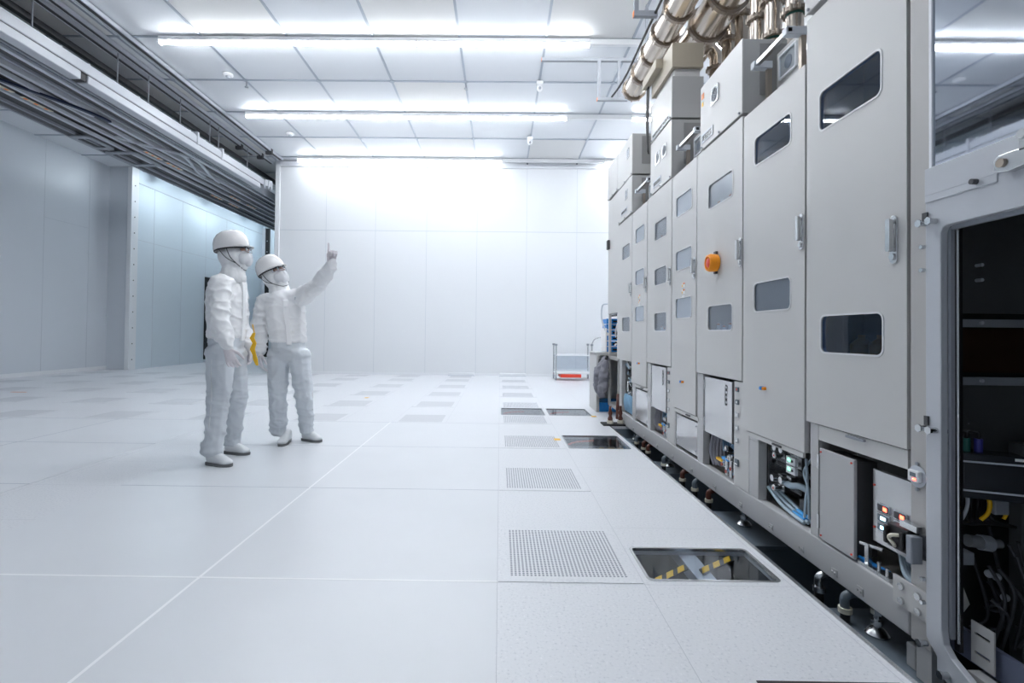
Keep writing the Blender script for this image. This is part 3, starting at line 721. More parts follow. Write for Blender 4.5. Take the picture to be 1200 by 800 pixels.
# base frame --------------------------------------------------------------
bf = thing('machine_base_frame', 'long grey welded base frame along the foot of the machine', 'frame', (XF, 3.9, 0))
B(XF+.005, XF+.055, 1.742, 6.03, 0.0, .13).build('front_rail', frame_m, bf, bev=.006)
B(2.1, 2.15, 1.742, 6.03, 0.0, .13).build('rear_rail', frame_m, bf)
for y0, y1, z, cab in ((2.24, 2.295, .628, A), (2.755, 2.856, .478, Bc), (3.50, 3.60, .75, C), (4.04, 4.10, .44, D), (4.71, 4.815, .75, E_), (5.24, 5.36, .51, Fc), (5.83, 5.95, .72, G)):
    B(XF+.008, XF+.055, y0, y1, .13, min(z, .438)).build('post', frame_m, bf, bev=.003)
    if z > .44: B(XF+.008, XF+.055, y0, y1, .439, z-.001).build('jamb', frame_m, cab)
for y0, y1, x in ((1.742, 1.80, 0),):
    pass
g = MB()
for yy in (1.98, 2.13, 2.36, 2.62, 2.95, 3.3, 3.7, 4.1, 4.5, 4.9, 5.3, 5.7):
    g = MB(); g.prism(rrect(yy-.022, yy+.015, .02, .05, .004), 'X', XF+.001, XF+.0045); g.cyl((XF-.004, yy-.010, .034), (XF+.001, yy-.010, .034), .006, n=10).cyl((XF-.004, yy+.006, .036), (XF+.001, yy+.006, .036), .005, n=10)
    g.build('lug', frame_m, bf)
# floor of the frame bays and dark back
B(XF+.056, XF+.255, 1.742, 6.03, .10, .125).build('tray', mat('bay tray', (.22, .21, .19), .5), bf)
def foot(yy, label, x=XF+.09):
    t = thing('levelling_foot', label, 'foot', (x, yy, -.13))
    MB().lathe([(.0005, -.129), (.040, -.129), (.041, -.122), (.03, -.108), (.018, -.10), (.0005, -.095)], mx=Matrix.Translation((x, yy, 0))).build('pad', steel, t, smooth=True)
    MB().cyl((x, yy, -.11), (x, yy, -.001), .011).build('screw', steel, t, smooth=True)
    for za, zb_, rr, nn in ((-.05, -.03, .022, 6), (-.09, -.072, .02, 6), (-.018, -.001, .03, 20)): MB().cyl((x, yy, za), (x, yy, zb_), rr, n=nn).build('nut', steel, t)
foot(1.97, 'steel levelling foot of the machine nearest the camera', XF+.065)
foot(3.08, 'steel levelling foot below the beacon cabinet'); foot(4.42, 'steel levelling foot under the middle of the machine'); foot(5.55, 'far steel levelling foot under the machine')
# slate plates in the pit
for i, (y0, y1, lb) in enumerate(((-.5, 2.16, 'wide slate plate in the pit under the nearest foot'), (2.78, 3.32, 'slate plate in the pit below the beacon cabinet'), (4.2, 4.6, 'slate plate in the pit under the middle foot'), (5.4, 5.6, 'slate plate at the far end of the pit'))):
    t = thing('pit_plate', lb, 'plate', (1.8, (y0+y1)/2, -.2))
    B(FE+.012, 3.2, y0, y1, -.15, -.13).build('plate', pitplate, t)
    g = MB(); g.cyl((1.3, y1-.08, -.131), (1.3, y1-.08, -.128), .012); g.box(FE+.012, 3.2, y0, y0+.02, -.6, -.151); g.box(FE+.012, 3.2, y1-.02, y1, -.6, -.151); g.build('support', pitplate, t)
# hose couplings in the pit
def coupling(yy, kind, label, x=XF+.0):
    t = thing('pipe_coupling', label, 'coupling', (x, yy, -.1), 'hose couplings under the base frame')
    m = {'g': pitplate, 's': steel, 'b': brown}[kind]
    MB().tube([(x+.09, yy+.0, -.02), (x+.035, yy, -.015), (x, yy, -.03), (x, yy, -.075)], .017, n=14).build('elbow', m, t, smooth=True)
    MB().cyl((x, yy, -.09), (x, yy, -.07), .025, .025, n=20).build('clamp', cream if kind != 's' else steel, t, smooth=True)
    MB().tube([(x, yy, -.09), (x, yy, -.125)]+([] if yy < 2.16 or 4.2 < yy < 4.6 else [(x+.01, yy, -.35), (x+.03, yy, -.58)]), .018, n=12).build('hose', black, t, smooth=True)
coupling(2.22, 's', 'steel elbow coupling dropping into the pit, second from the near foot')
coupling(2.055, 'g', 'grey elbow coupling with cream collar next to the near foot')
for yy, kd in ((3.38, 'b'), (3.62, 'g'), (3.86, 'b'), (4.75, 'b'), (4.9, 'b'), (5.15, 'g'), (4.3, 'g')):
    coupling(yy, kd, {3.38: 'brown elbow coupling in the pit under the beacon cabinet', 3.62: 'grey elbow coupling between the two brown ones beyond the beacon cabinet', 3.86: 'brown elbow coupling in the pit under the cabinet left of the beacon one', 4.3: 'grey elbow coupling right beside the middle levelling foot', 4.75: 'brown elbow coupling beyond the middle foot, nearer of a close pair', 4.9: 'brown elbow coupling beyond the middle foot, farther of a close pair', 5.15: 'grey elbow coupling farthest along the pit'}[yy])
o = B(XF+.04, XF+.10, 1.76, 1.80, -.13, -.05).build('support_hook', frame_m, bev=.004); tag(o, 'small bent grey bracket beside the nearest levelling foot', 'bracket')

# lower panels ------------------------------------------------------------
def flap(y0, y1, z0, z1, label, x=XF, slots=(), screws=True, m=steel, xt=.012):
    t = thing('access_panel', label, 'panel', (x, (y0+y1)/2, z0))
    holes = [rect(*s_) for s_ in slots]
    plate(MB(), rect(y0, y1, z0, z1), holes, 'X', x, x+xt).build('panel', m, t)
    if screws:
        g = MB()
        for yy in (y0+.03, y1-.03):
            for zz in (z0+.03, z1-.03): g.cyl((x-.004, yy, zz), (x, yy, zz), .005, n=8)
        g.build('screw', red if False else rail_g, t)
    return t
glossy = mat('glossy panel', (.60, .60, .61), .12, .55)
# A bay
t = flap(1.752, 2.238, .562, .627, 'grey strip panel under the nearest machine door', XF+.008, screws=False, m=paint)
g = MB(); g.prism(rrect(1.95, 2.05, .612, .622, .004), 'X', XF-.004, XF+.007); g.build('latch', rail_g, t)
t = thing('electrical_box', 'tall grey electrical box standing out under the nearest door', 'box', (XF+.05, 2.11, .14))
B(XF+.002, XF+.016, 2.008, 2.222, .14, .53).build('lid', mat('box lid', (.47, .47, .475), .3), t, bev=.003)
B(XF+.017, XF+.10, 2.016, 2.214, .15, .52).build('casing', rail_d, t)
g = MB(); g.box(XF-.002, XF+.018, 2.223, 2.232, .44, .50).box(XF-.002, XF+.018, 2.223, 2.232, .18, .24).build('hinge', steel, t)
g = MB()
for yy in (2.02, 2.21):
    for zz in (.155, .515): g.cyl((XF-.002, yy, zz), (XF+.002, yy, zz), .004, n=8)
g.build('screw', red, t)
t = thing('display_unit', 'grey control panel with red and blue displays at the near end', 'panel', (XF+.07, 1.9, .24))
XP = XF+.045
B(XP, XP+.02, 1.745, 1.965, .235, .51).build('panel', glossy, t, bev=.002)
def disp(y, z, m, wd=.052, ht=.024):
    d = MB(); d.prism(rrect(y-wd/2, y+wd/2, z-ht/2, z+ht/2, .003), 'X', XP-.009, XP-.0005); dd = d.build('display', rail_d if m is redlit else pitplate, t)
    g = MB()
    n = 1 if m is redlit else 3
    yy0 = y-wd*.18
    if m is redlit: g.box(XP-.0095, XP-.009, y-wd*.40, y-wd*.05, z-ht*.28, z+ht*.3)
    else:
        for k in range(3): g.box(XP-.0095, XP-.009, y-.014+.009*k, y-.009+.009*k, z-.005, z+.006)
    g.build('digits', m, dd)
    plate(MB(), rect(y-wd/2-.003, y+wd/2+.003, z-ht/2-.003, z+ht/2+.003), [rect(y-wd/2+.001, y+wd/2-.001, z-ht/2+.001, z+ht/2-.001)], 'X', XP-.007, XP-.0005).build('bezel', rail_l, dd)
for yy in (1.905, 1.825):
    disp(yy, .375, redlit); disp(yy, .338, bluelit); disp(yy, .303, bluelit)
g = MB(); g.cyl((XP-.004, 1.955, .45), (XP, 1.955, .45), .004).cyl((XP-.004, 1.955, .29), (XP, 1.955, .29), .004).build('screw', red, t)
# dark backs of bays
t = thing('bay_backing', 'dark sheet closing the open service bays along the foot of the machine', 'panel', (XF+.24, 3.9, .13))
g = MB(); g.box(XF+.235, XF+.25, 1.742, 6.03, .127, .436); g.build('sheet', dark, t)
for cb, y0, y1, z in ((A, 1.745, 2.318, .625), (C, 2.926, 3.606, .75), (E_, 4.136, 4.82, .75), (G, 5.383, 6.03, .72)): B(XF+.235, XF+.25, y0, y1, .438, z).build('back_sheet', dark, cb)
# rod and clamp at A bottom
t = thing('clamp_bracket', 'steel clamp bracket in the slot beneath the control panel', 'bracket', (XF+.03, 1.93, .14))
g = MB(); g.box(XF+.012, XF+.06, 1.84, 2.0, .131, .145).box(XF+.02, XF+.035, 1.955, 1.975, .145, .22).cyl((XF+.015, 1.99, .215), (XF+.05, 1.92, .215), .007).cyl((XF+.02, 1.9, .145), (XF+.02, 1.9, .18), .006).cyl((XF+.02, 1.86, .145), (XF+.02, 1.86, .175), .006); g.build('clamp', steel, t)
g = MB(); g.tube([(XF+.05, 2.2, .15), (XF+.04, 2.1, .138), (XF+.03, 2.0, .15), (XF+.06, 1.9, .14)], .006)
tag(g.build('blue_cable', blue, smooth=True), 'thin bright blue cable under the tall electrical box', 'cable')
g = MB()
for k in range(4): g.tube([(XF+.10, 1.9-.012*k, .22), (XF+.06+.01*k, 1.83, .17), (XF+.07, 1.78, .145+.005*k), (XF+.12, 1.75, .14)], .008)
tag(g.build('hose_bundle', palehose, smooth=True), 'pale hoses coiled below the control panel', 'hoses')
# big connector on the post
t = thing('door_latch_block', 'black latch and connector block on the beige post beside the frame', 'latch', (XF-.03, 1.72, .35))
g = MB(); g.box(XF-.035, XF, 1.70, 1.79, .29, .37).box(XF-.045, XF-.036, 1.71, 1.725, .30, .36).box(XF-.05, XF-.036, 1.775, 1.79, .30, .36); g.build('body', black, t, bev=.004)
g = MB(); g.tube([(XF-.04, 1.73, .345), (XF-.055, 1.745, .34), (XF-.05, 1.76, .325), (XF-.05, 1.74, .312), (XF-.04, 1.75, .302)], .006); g.build('clip', cream, t, smooth=True)
B(XF-.05, XF-.012, 1.665, 1.69, .275, .365).build('cover', rail_g, t, bev=.004)
g = MB(); g.box(XF-.03, XF-.002, 1.67, 1.74, .375, .395).box(XF-.01, XF-.001, 1.66, 1.70, .29, .37).build('slide', steel, t)
# meter on the post
t = thing('flow_meter', 'small white digital meter high on the lower beige post', 'meter', (XF-.01, 1.70, .56))
MB().cyl((XF-.003, 1.70, .553), (XF-.0005, 1.70, .553), .036, n=28).build('ring', rail_l, t)
B(XF-.018, XF-.003, 1.678, 1.722, .535, .573).build('housing', white_p, t, bev=.003)
B(XF-.0185, XF-.018, 1.688, 1.712, .553, .566).build('screen', pitplate, t)
B(XF-.0187, XF-.0182, 1.688, 1.700, .542, .549).build('indicator', redlit, t)
g = MB()
for z in (.595, .51): g.cyl((XF-.006, 1.70, z), (XF, 1.70, z), .006, n=8)
g.build('screw', rail_g, t)

# B bay: open with valves
def valve(x, y, z, par, dial=True, big=1):
    g = MB(); g.cyl((x, y, z), (x+.03, y, z), .017*big, n=18).cyl((x+.03, y, z), (x+.06, y, z), .012*big, n=14); g.box(x+.045, x+.075, y-.02*big, y+.02*big, z-.02*big, z+.02*big)
    v = g.build('valve', steel, par, smooth=True)
    if dial:
        MB().cyl((x-.004, y, z), (x-.0005, y, z), .013*big, n=18).build('dial_face', lab_w, v)
        MB().box(x-.0055, x-.0045, y-.008, y+.002, z-.006, z+.003).build('dial_mark', red, v)
t = thing('valve_rack', 'rack of regulators and gauges in the open bay of the second cabinet', 'valves', (XF+.1, 2.56, .14))
B(XF+.15, XF+.156, 2.60, 2.78, .2, .47).build('bracket_plate', steel, t)
g = MB(); g.box(XF+.06, XF+.16, 2.745, 2.765, .13, .47); g.build('side_plate', steel, t)
for (yy, zz, d) in ((2.66, .435, False), (2.655, .395, True), (2.68, .27, False), (2.66, .225, True), (2.60, .435, False), (2.60, .28, False)): valve(XF+.04, yy, zz, t, d)
for zz in (.40, .355):
    b_ = B(XF+.045, XF+.06, 2.48, 2.555, zz-.02, zz+.018).build('switch_plate', trimw, t)
    B(XF+.0435, XF+.0448, 2.52, 2.54, zz-.005, zz+.009).build('lamp', greenlit, b_); MB().cyl((XF+.04, 2.50, zz), (XF+.0448, 2.50, zz), .006).build('knob', rail_d, b_)
g = MB(); g.tube([(XF+.07, 2.62, .27), (XF+.07, 2.56, .265), (XF+.08, 2.5, .28), (XF+.1, 2.44, .27)], .016).tube([(XF+.07, 2.43, .43), (XF+.05, 2.39, .37), (XF+.07, 2.42, .3), (XF+.05, 2.40, .25), (XF+.05, 2.41, .15)], .006).tube([(XF+.08, 2.40, .44), (XF+.06, 2.43, .37), (XF+.05, 2.38, .3), (XF+.06, 2.39, .16)], .006)
g.build('hose', palehose, t, smooth=True)
g = MB()
for k in range(3): g.tube([(XF+.06+.02*k, 2.75, .20), (XF+.05+.02*k, 2.6, .155+.01*k), (XF+.03+.02*k, 2.38, .145)], .009)
g.build('long_hose', palehose, t, smooth=True)
g = MB()
for k in range(2): g.cyl((XF+.052+.02*k, 2.50, .152+.008*k), (XF+.05+.02*k, 2.40, .150+.004*k), .011)
g.build('blue_sleeve', mat('bright blue sleeve', (.03, .35, .8), .4), t)
g = MB(); g.box(XF+.10, XF+.2, 2.36, 2.74, .25, .27).box(XF+.08, XF+.16, 2.42, 2.5, .16, .22).cyl((XF+.1, 2.37, .34), (XF+.1, 2.72, .34), .012).build('manifold', rail_d, t)
t = flap(2.345, 2.88, .455, .478, 'narrow grey ledge above the valve bay of the second cabinet', XF+.004, screws=False, m=paint)
g = MB(); g.box(XF-.004, XF+.003, 2.52, 2.60, .462, .470).build('latch', rail_d, t)

# C, E, G bays : hinged glossy door plus open part below
def wide_bay(y0, y1, zt, zd, zb, lab, tint):
    t = thing('service_door', lab, 'door', (XF+.01, (y0+y1)/2, zd))
    sl = (y0+.12, y0+.155, zt-.165, zt-.04)
    plate(MB(), rect(y0+.06, y1-.03, zd, zt-.015), [rect(*sl)], 'X', XF+.004, XF+.016).build('panel', glossy, t)
    B(XF+.018, XF+.02, sl[0]-.005, sl[1]+.005, sl[2]-.01, sl[3]+.01).build('slot_backing', rail_d, t)
    g = MB()
    for k in range(4): g.cyl((XF+.004, (sl[0]+sl[1])/2, sl[2]+.02+.03*k), (XF+.018, (sl[0]+sl[1])/2, sl[2]+.02+.03*k), .009, n=10)
    g.build('slot_screw', steel, t)
    g = MB(); g.box(XF, XF+.02, y1-.028, y1-.018, zt-.1, zt-.04).box(XF, XF+.02, y1-.028, y1-.018, zd+.04, zd+.1).build('hinge', steel, t)
    g = MB(); g.box(XF+.005, XF+.02, y0+.035, y0+.056, zd, zt-.01).build('gasket', black, t)
    for k in range(2): MB().cyl((XF+.002, y0+.10, zt-.05-.0*k), (XF+.004, y0+.10, zt-.05), .003)
    u = thing('terminal_strip', 'strip of switches and clips beside the '+lab.split(' ', 1)[1], 'switches', (XF+.01, y0+.01, zb))
    B(XF+.006, XF+.02, y0-.145, y0+.033, .132, zt-.005).build('backplate', paint, u)
    for k in range(5):
        zz = zt-.05-.075*k
        b_ = B(XF-.003, XF+.006, y0-.028, y0+.008, zz-.014, zz+.014).build('switch', steel if k > 1 else pitplate, u, bev=.002)
        B(XF-.0045, XF-.0032, y0-.02, y0-.01, zz-.006, zz+.006).build('switch_mark', red if k == 0 else lab_w, b_)
    b_ = B(XF-.003, XF+.006, y0-.03, y0+.012, zb+.12, zb+.16).build('socket', pitplate, u, bev=.002); B(XF-.0035, XF-.0031, y0-.024, y0+.006, zb+.128, zb+.136).build('socket_mark', lab_w, b_)
    v = thing('hose_cluster', 'tangle of hoses and fittings under the '+lab.split(' ', 1)[1], 'hoses', (XF+.1, (y0+y1)/2, zb))
    g = MB()
    for k in range(5):
        a = y1-.07-.02*k; g.tube([(XF+.05+.01*k, a-.02, zd+.02), (XF+.03+.015*k, a, (zd+zb)/2), (XF+.04+.01*k, a-.04, zb+.03)], .014, n=8)
    g.build('grey_hose', greyfab, v, smooth=True)
    g = MB()
    for k in range(5):
        a = y0+.22-.02*k; g.tube([(XF+.08, a+.12, zd), (XF+.05+.01*k, a+.05, zd-.08), (XF+.05, a, zd-.07+.012*k), (XF+.1, a-.12, zd-.03)], .007, n=8)
    for k in range(3): g.tube([(XF+.05+.02*k, y1-.2, zb+.10), (XF+.04+.02*k, y0+.2, zb+.05+.01*k), (XF+.05, y0+.12, zb+.03)], .009, n=8)
    g.build('blue_hose', bluehose, v, smooth=True)
    g = MB()
    for k in range(6):
        yy = y0+.04+random.uniform(0, .22); zz = zb+.03+random.uniform(0, .15); g.cyl((XF+.02, yy, zz), (XF+.07, yy, zz), .015, n=12); g.box(XF+.03, XF+.06, yy-.017, yy+.017, zz-.017, zz+.017)
    for k in range(4): yy = y0+.03+.055*k; g.cyl((XF+.04, yy, zb+.01), (XF+.04, yy, zb+.12), .013, n=12)
    g.build('fitting', steel, v, smooth=True)
    g = MB()
    for k in range(4): yy = y0+.05+.06*k; g.cyl((XF+.016, yy, zb+.04+.03*(k % 2)), (XF+.0195, yy, zb+.04+.03*(k % 2)), .011, n=12)
    g.build('red_cap', mat('dull red', (.35, .05, .04), .4), v)
    g = MB(); g.box(XF+.03, XF+.05, y0+.26, y0+.34, zb+.075, zb+.09); g.build('orange_tag', yel, v)
    g = MB(); g.box(XF+.028, XF+.048, y0+.17, y0+.25, zb+.10, zb+.115); g.build('blue_tag', mat('bright blue sleeve', (0, 0, 0)), v)
wide_bay(3.0, 3.49, .75, .365, .13, 'the glossy service door under the beacon cabinet', 0)
wide_bay(4.21, 4.70, .753, .36, .13, 'the glossy service door under the beige boxed cabinet', 0)
# D and F bays: low glossy doors
for y0, y1, z1, lab in ((3.60, 4.035, .438, 'low mirror-like panel beneath the cabinet left of the beacon'), (4.815, 5.235, .508, 'low mirror-like panel beneath the far narrow cabinet')):
    flap(y0, y1, .155, z1-.045, lab, XF+.012, m=glossy)
    t = flap(y0-.02, y1+.03, z1-.03, z1-.002, lab.replace('low mirror-like panel', 'narrow ledge strip'), XF+.004, screws=False, m=paint)
    B(XF-.004, XF+.003, y0+.12, y0+.2, z1-.02, z1-.01).build('latch', rail_d, t)
# G bay: open with light blue hoses
v = thing('hose_cluster', 'dense tangle of white and pale blue hoses in the farthest open bay', 'hoses', (XF+.1, 5.6, .13))
g = MB(); g2 = MB(); g3 = MB()
for k in range(26):
    a = random.uniform(5.44, 5.80); z = random.uniform(.2, .68)
    pts = [(XF+random.uniform(.03, .12), a+random.uniform(-.05, .05), z+random.uniform(-.08, .1)) for _ in range(4)]
    (g, g2, g3)[k % 3].tube(pts, .01, n=8)
g.build('white_hose', palehose, v, smooth=True); g2.build('dark_hose', black, v, smooth=True); g3.build('steel_fitting', steel, v, smooth=True)
g = MB()
for k in range(6): g.tube([(XF+.03, 5.42+.06*k, .35), (XF+.02, 5.43+.06*k, .26), (XF+.04, 5.45+.06*k, .16)], .014, n=8)
g.box(XF+.05, XF+.07, 5.5, 5.75, .32, .35); g.build('pale_blue_hose', mat('pale blue', (.30, .52, .72), .4), v, smooth=True)
# end rack contents
v = thing('rack_wiring', 'white and dark wiring on the open shelf at the machine end', 'wiring', (XF+.1, 6.3, .75))
g = MB(); g2 = MB()
for k in range(18):
    pts = [(XF+random.uniform(.06, .2), random.uniform(6.12, 6.52), random.uniform(.8, 1.2)) for _ in range(4)]
    (g, g2)[k % 2].tube(pts, .012, n=8)
g.build('white_wire', white_p, v, smooth=True); g2.build('dark_wire', black, v, smooth=True)
B(XF+.3, XF+.32, 6.08, 6.55, .76, 1.25).build('backboard', rail_d, v)

# near posts -------------------------------------------------------------
t = thing('corner_post', 'beige grey vertical corner post between the near door and the open chamber', 'post', (XF, 1.69, 0))
B(XF+.002, XF+.06, 1.652, 1.733, -.0, 2.9).build('post', mat('post paint', (.47, .46, .45), .4), t, bev=.003)
g = MB(); g.box(XF-.006, XF+.0015, 1.66, 1.80, .09, .185).build('joint_plate', paint, t)
for yy in (1.69, 1.76):
    for zz in (.11, .16): MB().cyl((XF-.014, yy, zz), (XF-.006, yy, zz), .012, n=16).build('bolt', steel, t, smooth=True)
B(XF+.01, XF+.05, 1.66, 1.72, -.12, -.001).build('lower_leg', frame_m, t)

# chamber with front frame ------------------------------------------------
CHM = t = thing('process_chamber', 'dark open process chamber with a white front frame at right', 'chamber', (1.9, 1, .1))
XO = 1.375
out = [(1.64, 1.545), (1.64, .06), (1.60, .02), (1.60, -.02), (1.40, -.12), (.2, -.12), (.2, 1.545)]
hole = rrect(.4, 1.583, .05, 1.365, .03)
hole = [(1.583, .11), (1.583, 1.345), (1.575, 1.36), (1.56, 1.365), (.4, 1.365), (.4, .0), (1.45, .0), (1.55, .045), (1.575, .07)]
plate(MB(), out, [hole], 'X', XO, XO+.022).build('front_frame', mat('frame white paint', (.55, .57, .61), .35), t, bev=.003)
g = MB(); g.box(XO-.004, XO+.001, .2, 1.638, 1.472, 1.56); g.prism([(1.638, 1.45), (1.638, 1.48), (1.40, 1.48), (1.40, 1.45)], 'X', XO-.0035, XO)
g.build('upper_flange', mat('frame white paint', (0, 0, 0)), t, bev=.002)
g = MB(); g.box(XO+.022, XO+.034, 1.572, 1.583, .09, 1.36).box(XO+.022, XO+.034, .4, 1.57, 1.352, 1.37); g.build('inner_lip', rail_g, t)
g = MB(); g.cyl((XO+.040, 1.568, .08), (XO+.040, 1.568, 1.36), .004).build('rod', steel, t, smooth=True)
B(XO+.046, XO+.058, 1.572, 1.59, .05, 1.36).build('seal_strip', black, t)
for (yy, zz) in ((1.637, 1.385), (1.60, 1.385), (1.637, .725), (1.60, .725), (1.637, .04), (1.56, -.01)): MB().cyl((XO-.022, yy, zz), (XO, yy, zz), .009, n=12).cyl((XO-.028, yy, zz), (XO-.0215, yy, zz), .013, n=6).build('bolt', steel, t, smooth=True)
for zz in (1.31, 1.235, .24, .165): MB().cyl((XO-.012, 1.645, zz), (XO+.0, 1.645, zz), .007, n=8).build('bolt', steel, t, smooth=True)
g = MB(); g.box(XO-.006, XO, 1.628, 1.646, 1.39, 1.42).box(XO-.006, XO, 1.625, 1.64, .735, .765); g.build('slot_plate', rail_d, t)
h = MB(); h.prism([(1.385, 1.47), (1.385, 1.50), (1.37, 1.512), (1.30, 1.512), (1.15, 1.535), (1.15, 1.48), (1.345, 1.46)], 'X', XO-.03, XO-.006); hh = h.build('hinge_arm', steel, t, bev=.003)
MB().cyl((XO-.036, 1.36, 1.488), (XO-.03, 1.36, 1.488), .012, n=16).build('hinge_screw', brz, hh)
g = MB(); g.box(XO-.03, XO-.004, 1.30, 1.315, 1.505, 1.56).cyl((XO-.03, 1.307, 1.545), (XO-.035, 1.307, 1.545), .012).build('hinge_pin', steel, t)
MB().cyl((XO-.02, 1.46, 1.468), (XO-.004, 1.46, 1.468), .008).build('stop_pin', rail_d, t)
t = thing('mirror_panel', 'polished steel panel above the open chamber reflecting the room', 'panel', (1.41, .9, 1.56))
B(1.402, 1.41, .2, 1.645, 1.55, 2.9).build('panel', mirror, t)
B(1.396, 1.402, 1.640, 1.650, 1.55, 2.9).build('edge_strip', trimw, t)
# chamber interior
t = CHM
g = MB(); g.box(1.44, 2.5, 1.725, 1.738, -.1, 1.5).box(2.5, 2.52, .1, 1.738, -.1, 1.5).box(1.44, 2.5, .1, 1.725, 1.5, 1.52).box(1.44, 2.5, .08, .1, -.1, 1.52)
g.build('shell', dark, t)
panel_g = mat('chamber panel', (.075, .078, .085), .45, bump=.1, bscale=120)
B(1.445, 2.5, 1.705, 1.724, 1.10, 1.5).build('rear_panel', panel_g, t); B(1.445, 2.5, 1.705, 1.724, .50, .885).build('rear_panel', panel_g, t)
for z in (1.065, .872): B(1.445, 2.5, 1.69, 1.704, z-.012, z+.014).build('cross_bar', rail_g, t)
g = MB()
for x in (1.49, 1.60, 1.78):
    for z in (1.067, .875, 1.26, 1.21): g.cyl((x, 1.683, z), (x, 1.69 if z < 1.1 else 1.705, z), .006, n=10)
g.build('screw', rail_l, t)
B(1.445, 2.5, 1.712, 1.72, .90, 1.05).build('copper_plate', mat('dull copper', (.06, .03, .02), .35, .6), t)
g = MB(); g.box(1.66, 1.69, 1.62, 1.66, -.1, .62).box(1.66, 2.4, 1.62, 1.66, .58, .68); g.build('column', grayliner, t)
B(1.415, 1.45, .35, 1.54, -.03, .02).build('sill', frame_m, t)
B(1.47, 1.485, .3, 1.69, .015, .10).build('blue_grey_rail', mat('blue grey rail', (.14, .16, .24), .4), t)
g = MB(); plate(g, rect(1.496, 1.568, .03, .155), [rrect(1.508, 1.556, .118, .126, .003), rrect(1.508, 1.556, .062, .070, .003)], 'X', 1.452, 1.457); g.build('slotted_plate', paint, t)
# controller inside
t = thing('controller_unit', 'black controller unit with two metal bands inside the open chamber', 'controller', (1.56, 1.58, .58))
cm = Matrix.Translation((1.535, 1.59, .59)) @ Matrix.Rotation(math.radians(-22), 4, 'Z')
def tb(x0, x1, y0, y1, z0, z1, n, m, par, bev=0):
    g = MB(); g.box(x0, x1, y0, y1, z0, z1); g._m(g.b.verts[:], cm); return g.build(n, m, par, bev=bev)
tb(-.085, .07, -.04, .04, -.07, .07, 'body', mat('controller black', (.02, .023, .03), .25), t, .006)
tb(-.088, .073, -.044, .042, .042, .047, 'band', rail_l, t); tb(-.088, .073, -.044, .042, -.047, -.042, 'band', rail_l, t)
tb(.04, .062, -.0425, -.0405, .056, .064, 'label_plate', lab_w, t)
for k, (x, m) in enumerate(((-.07, mat('green plug', (.01, .12, .10), .4)), (-.04, mat('violet plug', (.05, .05, .30), .4)))):
    p = cm @ Vector((x+.01, 0, .07)); MB().cyl(p, p+Vector((0, 0, .04)), .011).build('plug', m, t, smooth=True)
    MB().tube([p+Vector((0, 0, .04)), p+Vector((0, .0, .06)), p+Vector((-.03, .03, .055)), p+Vector((-.05, .06, 0))], .005).build('plug_cable', black, t, smooth=True)
t = thing('cable_bundle', 'yellow, black and blue cables hanging under the black controller', 'cables', (1.55, 1.6, .45))
def W2(x, y, dy=0): return at(x, y, Y=1.6+dy)
MB().tube([W2(1158, 580), W2(1160, 592), W2(1157, 602), W2(1149, 609)], .006).build('yellow_cable', yel, t, smooth=True)
MB().tube([W2(1178, 592), W2(1180, 600), W2(1176, 608)], .005).build('yellow_cable', yel, t, smooth=True)
for k in range(7): MB().tube([W2(1122+8*k, 582, .03), W2(1124+7*k, 600-k, .02), W2(1132+5*k, 613-k), W2(1160+5*k, 612+k)], .005).build('black_cable', black, t, smooth=True)
MB().tube([W2(1119, 530), W2(1124, 540), W2(1123, 552), W2(1118, 558)], .004).build('blue_cable', blue, t, smooth=True)
MB().tube([W2(1133, 575), W2(1134, 590), W2(1130, 603), W2(1124, 612)], .005).build('grey_cable', rail_l, t, smooth=True)
p = W2(1171, 594); B(p.x-.022, p.x+.022, 1.59, 1.62, p.z-.022, p.z+.022).build('connector', rail_g, t, bev=.003)
t = thing('filter_housing', 'clear cylindrical filter with ribbed collar inside the chamber', 'filter', W2(1150, 635))
m_ = mat('grey clear plastic', (.22, .23, .24), .2)
MB().cyl(W2(1134, 633), W2(1148, 635), .019).build('bowl', m_, t, smooth=True); MB().cyl(W2(1160, 637), W2(1172, 637), .014).build('bowl', m_, t, smooth=True)
MB().cyl(W2(1148, 635), W2(1160, 637), .024, n=12).build('collar', rail_g, t)
t = thing('sensor_block', 'pale grey sensor block on a bracket below the filter', 'sensor', W2(1130, 655))
p = W2(1131, 655); B(p.x-.03, p.x+.03, 1.60, 1.64, p.z-.02, p.z+.02).build('block', rail_g, t, bev=.003); B(p.x-.022, p.x-.002, 1.61, 1.63, p.z-.06, p.z-.0205).build('stem', rail_l, t)
q = [W2(a, b_, .06) for a, b_ in ((1116, 681), (1127, 686), (1135, 707), (1128, 716), (1116, 712))]
g = MB(); g.prism([(v.x, v.z) for v in q], 'Y', 1.655, 1.662); tag(g.build('metal_plate', paint), 'pale angular metal plate at the bottom left inside the chamber', 'plate')
t = thing('cable_run', 'dark cables and fittings at the bottom of the chamber', 'cables', (1.6, 1.6, .1))
for k in range(12):
    a = random.uniform(1.50, 1.63); b2 = random.uniform(1.57, 1.66)
    MB().tube([(a, b2, random.uniform(.2, .42)), (a+.03, b2-.02, random.uniform(.1, .3)), (a+random.uniform(-.03, .06), b2, random.uniform(.03, .15))], .005).build('cable', mat('dim cable', (.05, .052, .06), .35), t, smooth=True)
for (x, y) in ((1159, 672), (1168, 676), (1178, 700)): p = W2(x, y); MB().sph(p, .012).build('fitting', rail_l, t, smooth=True)

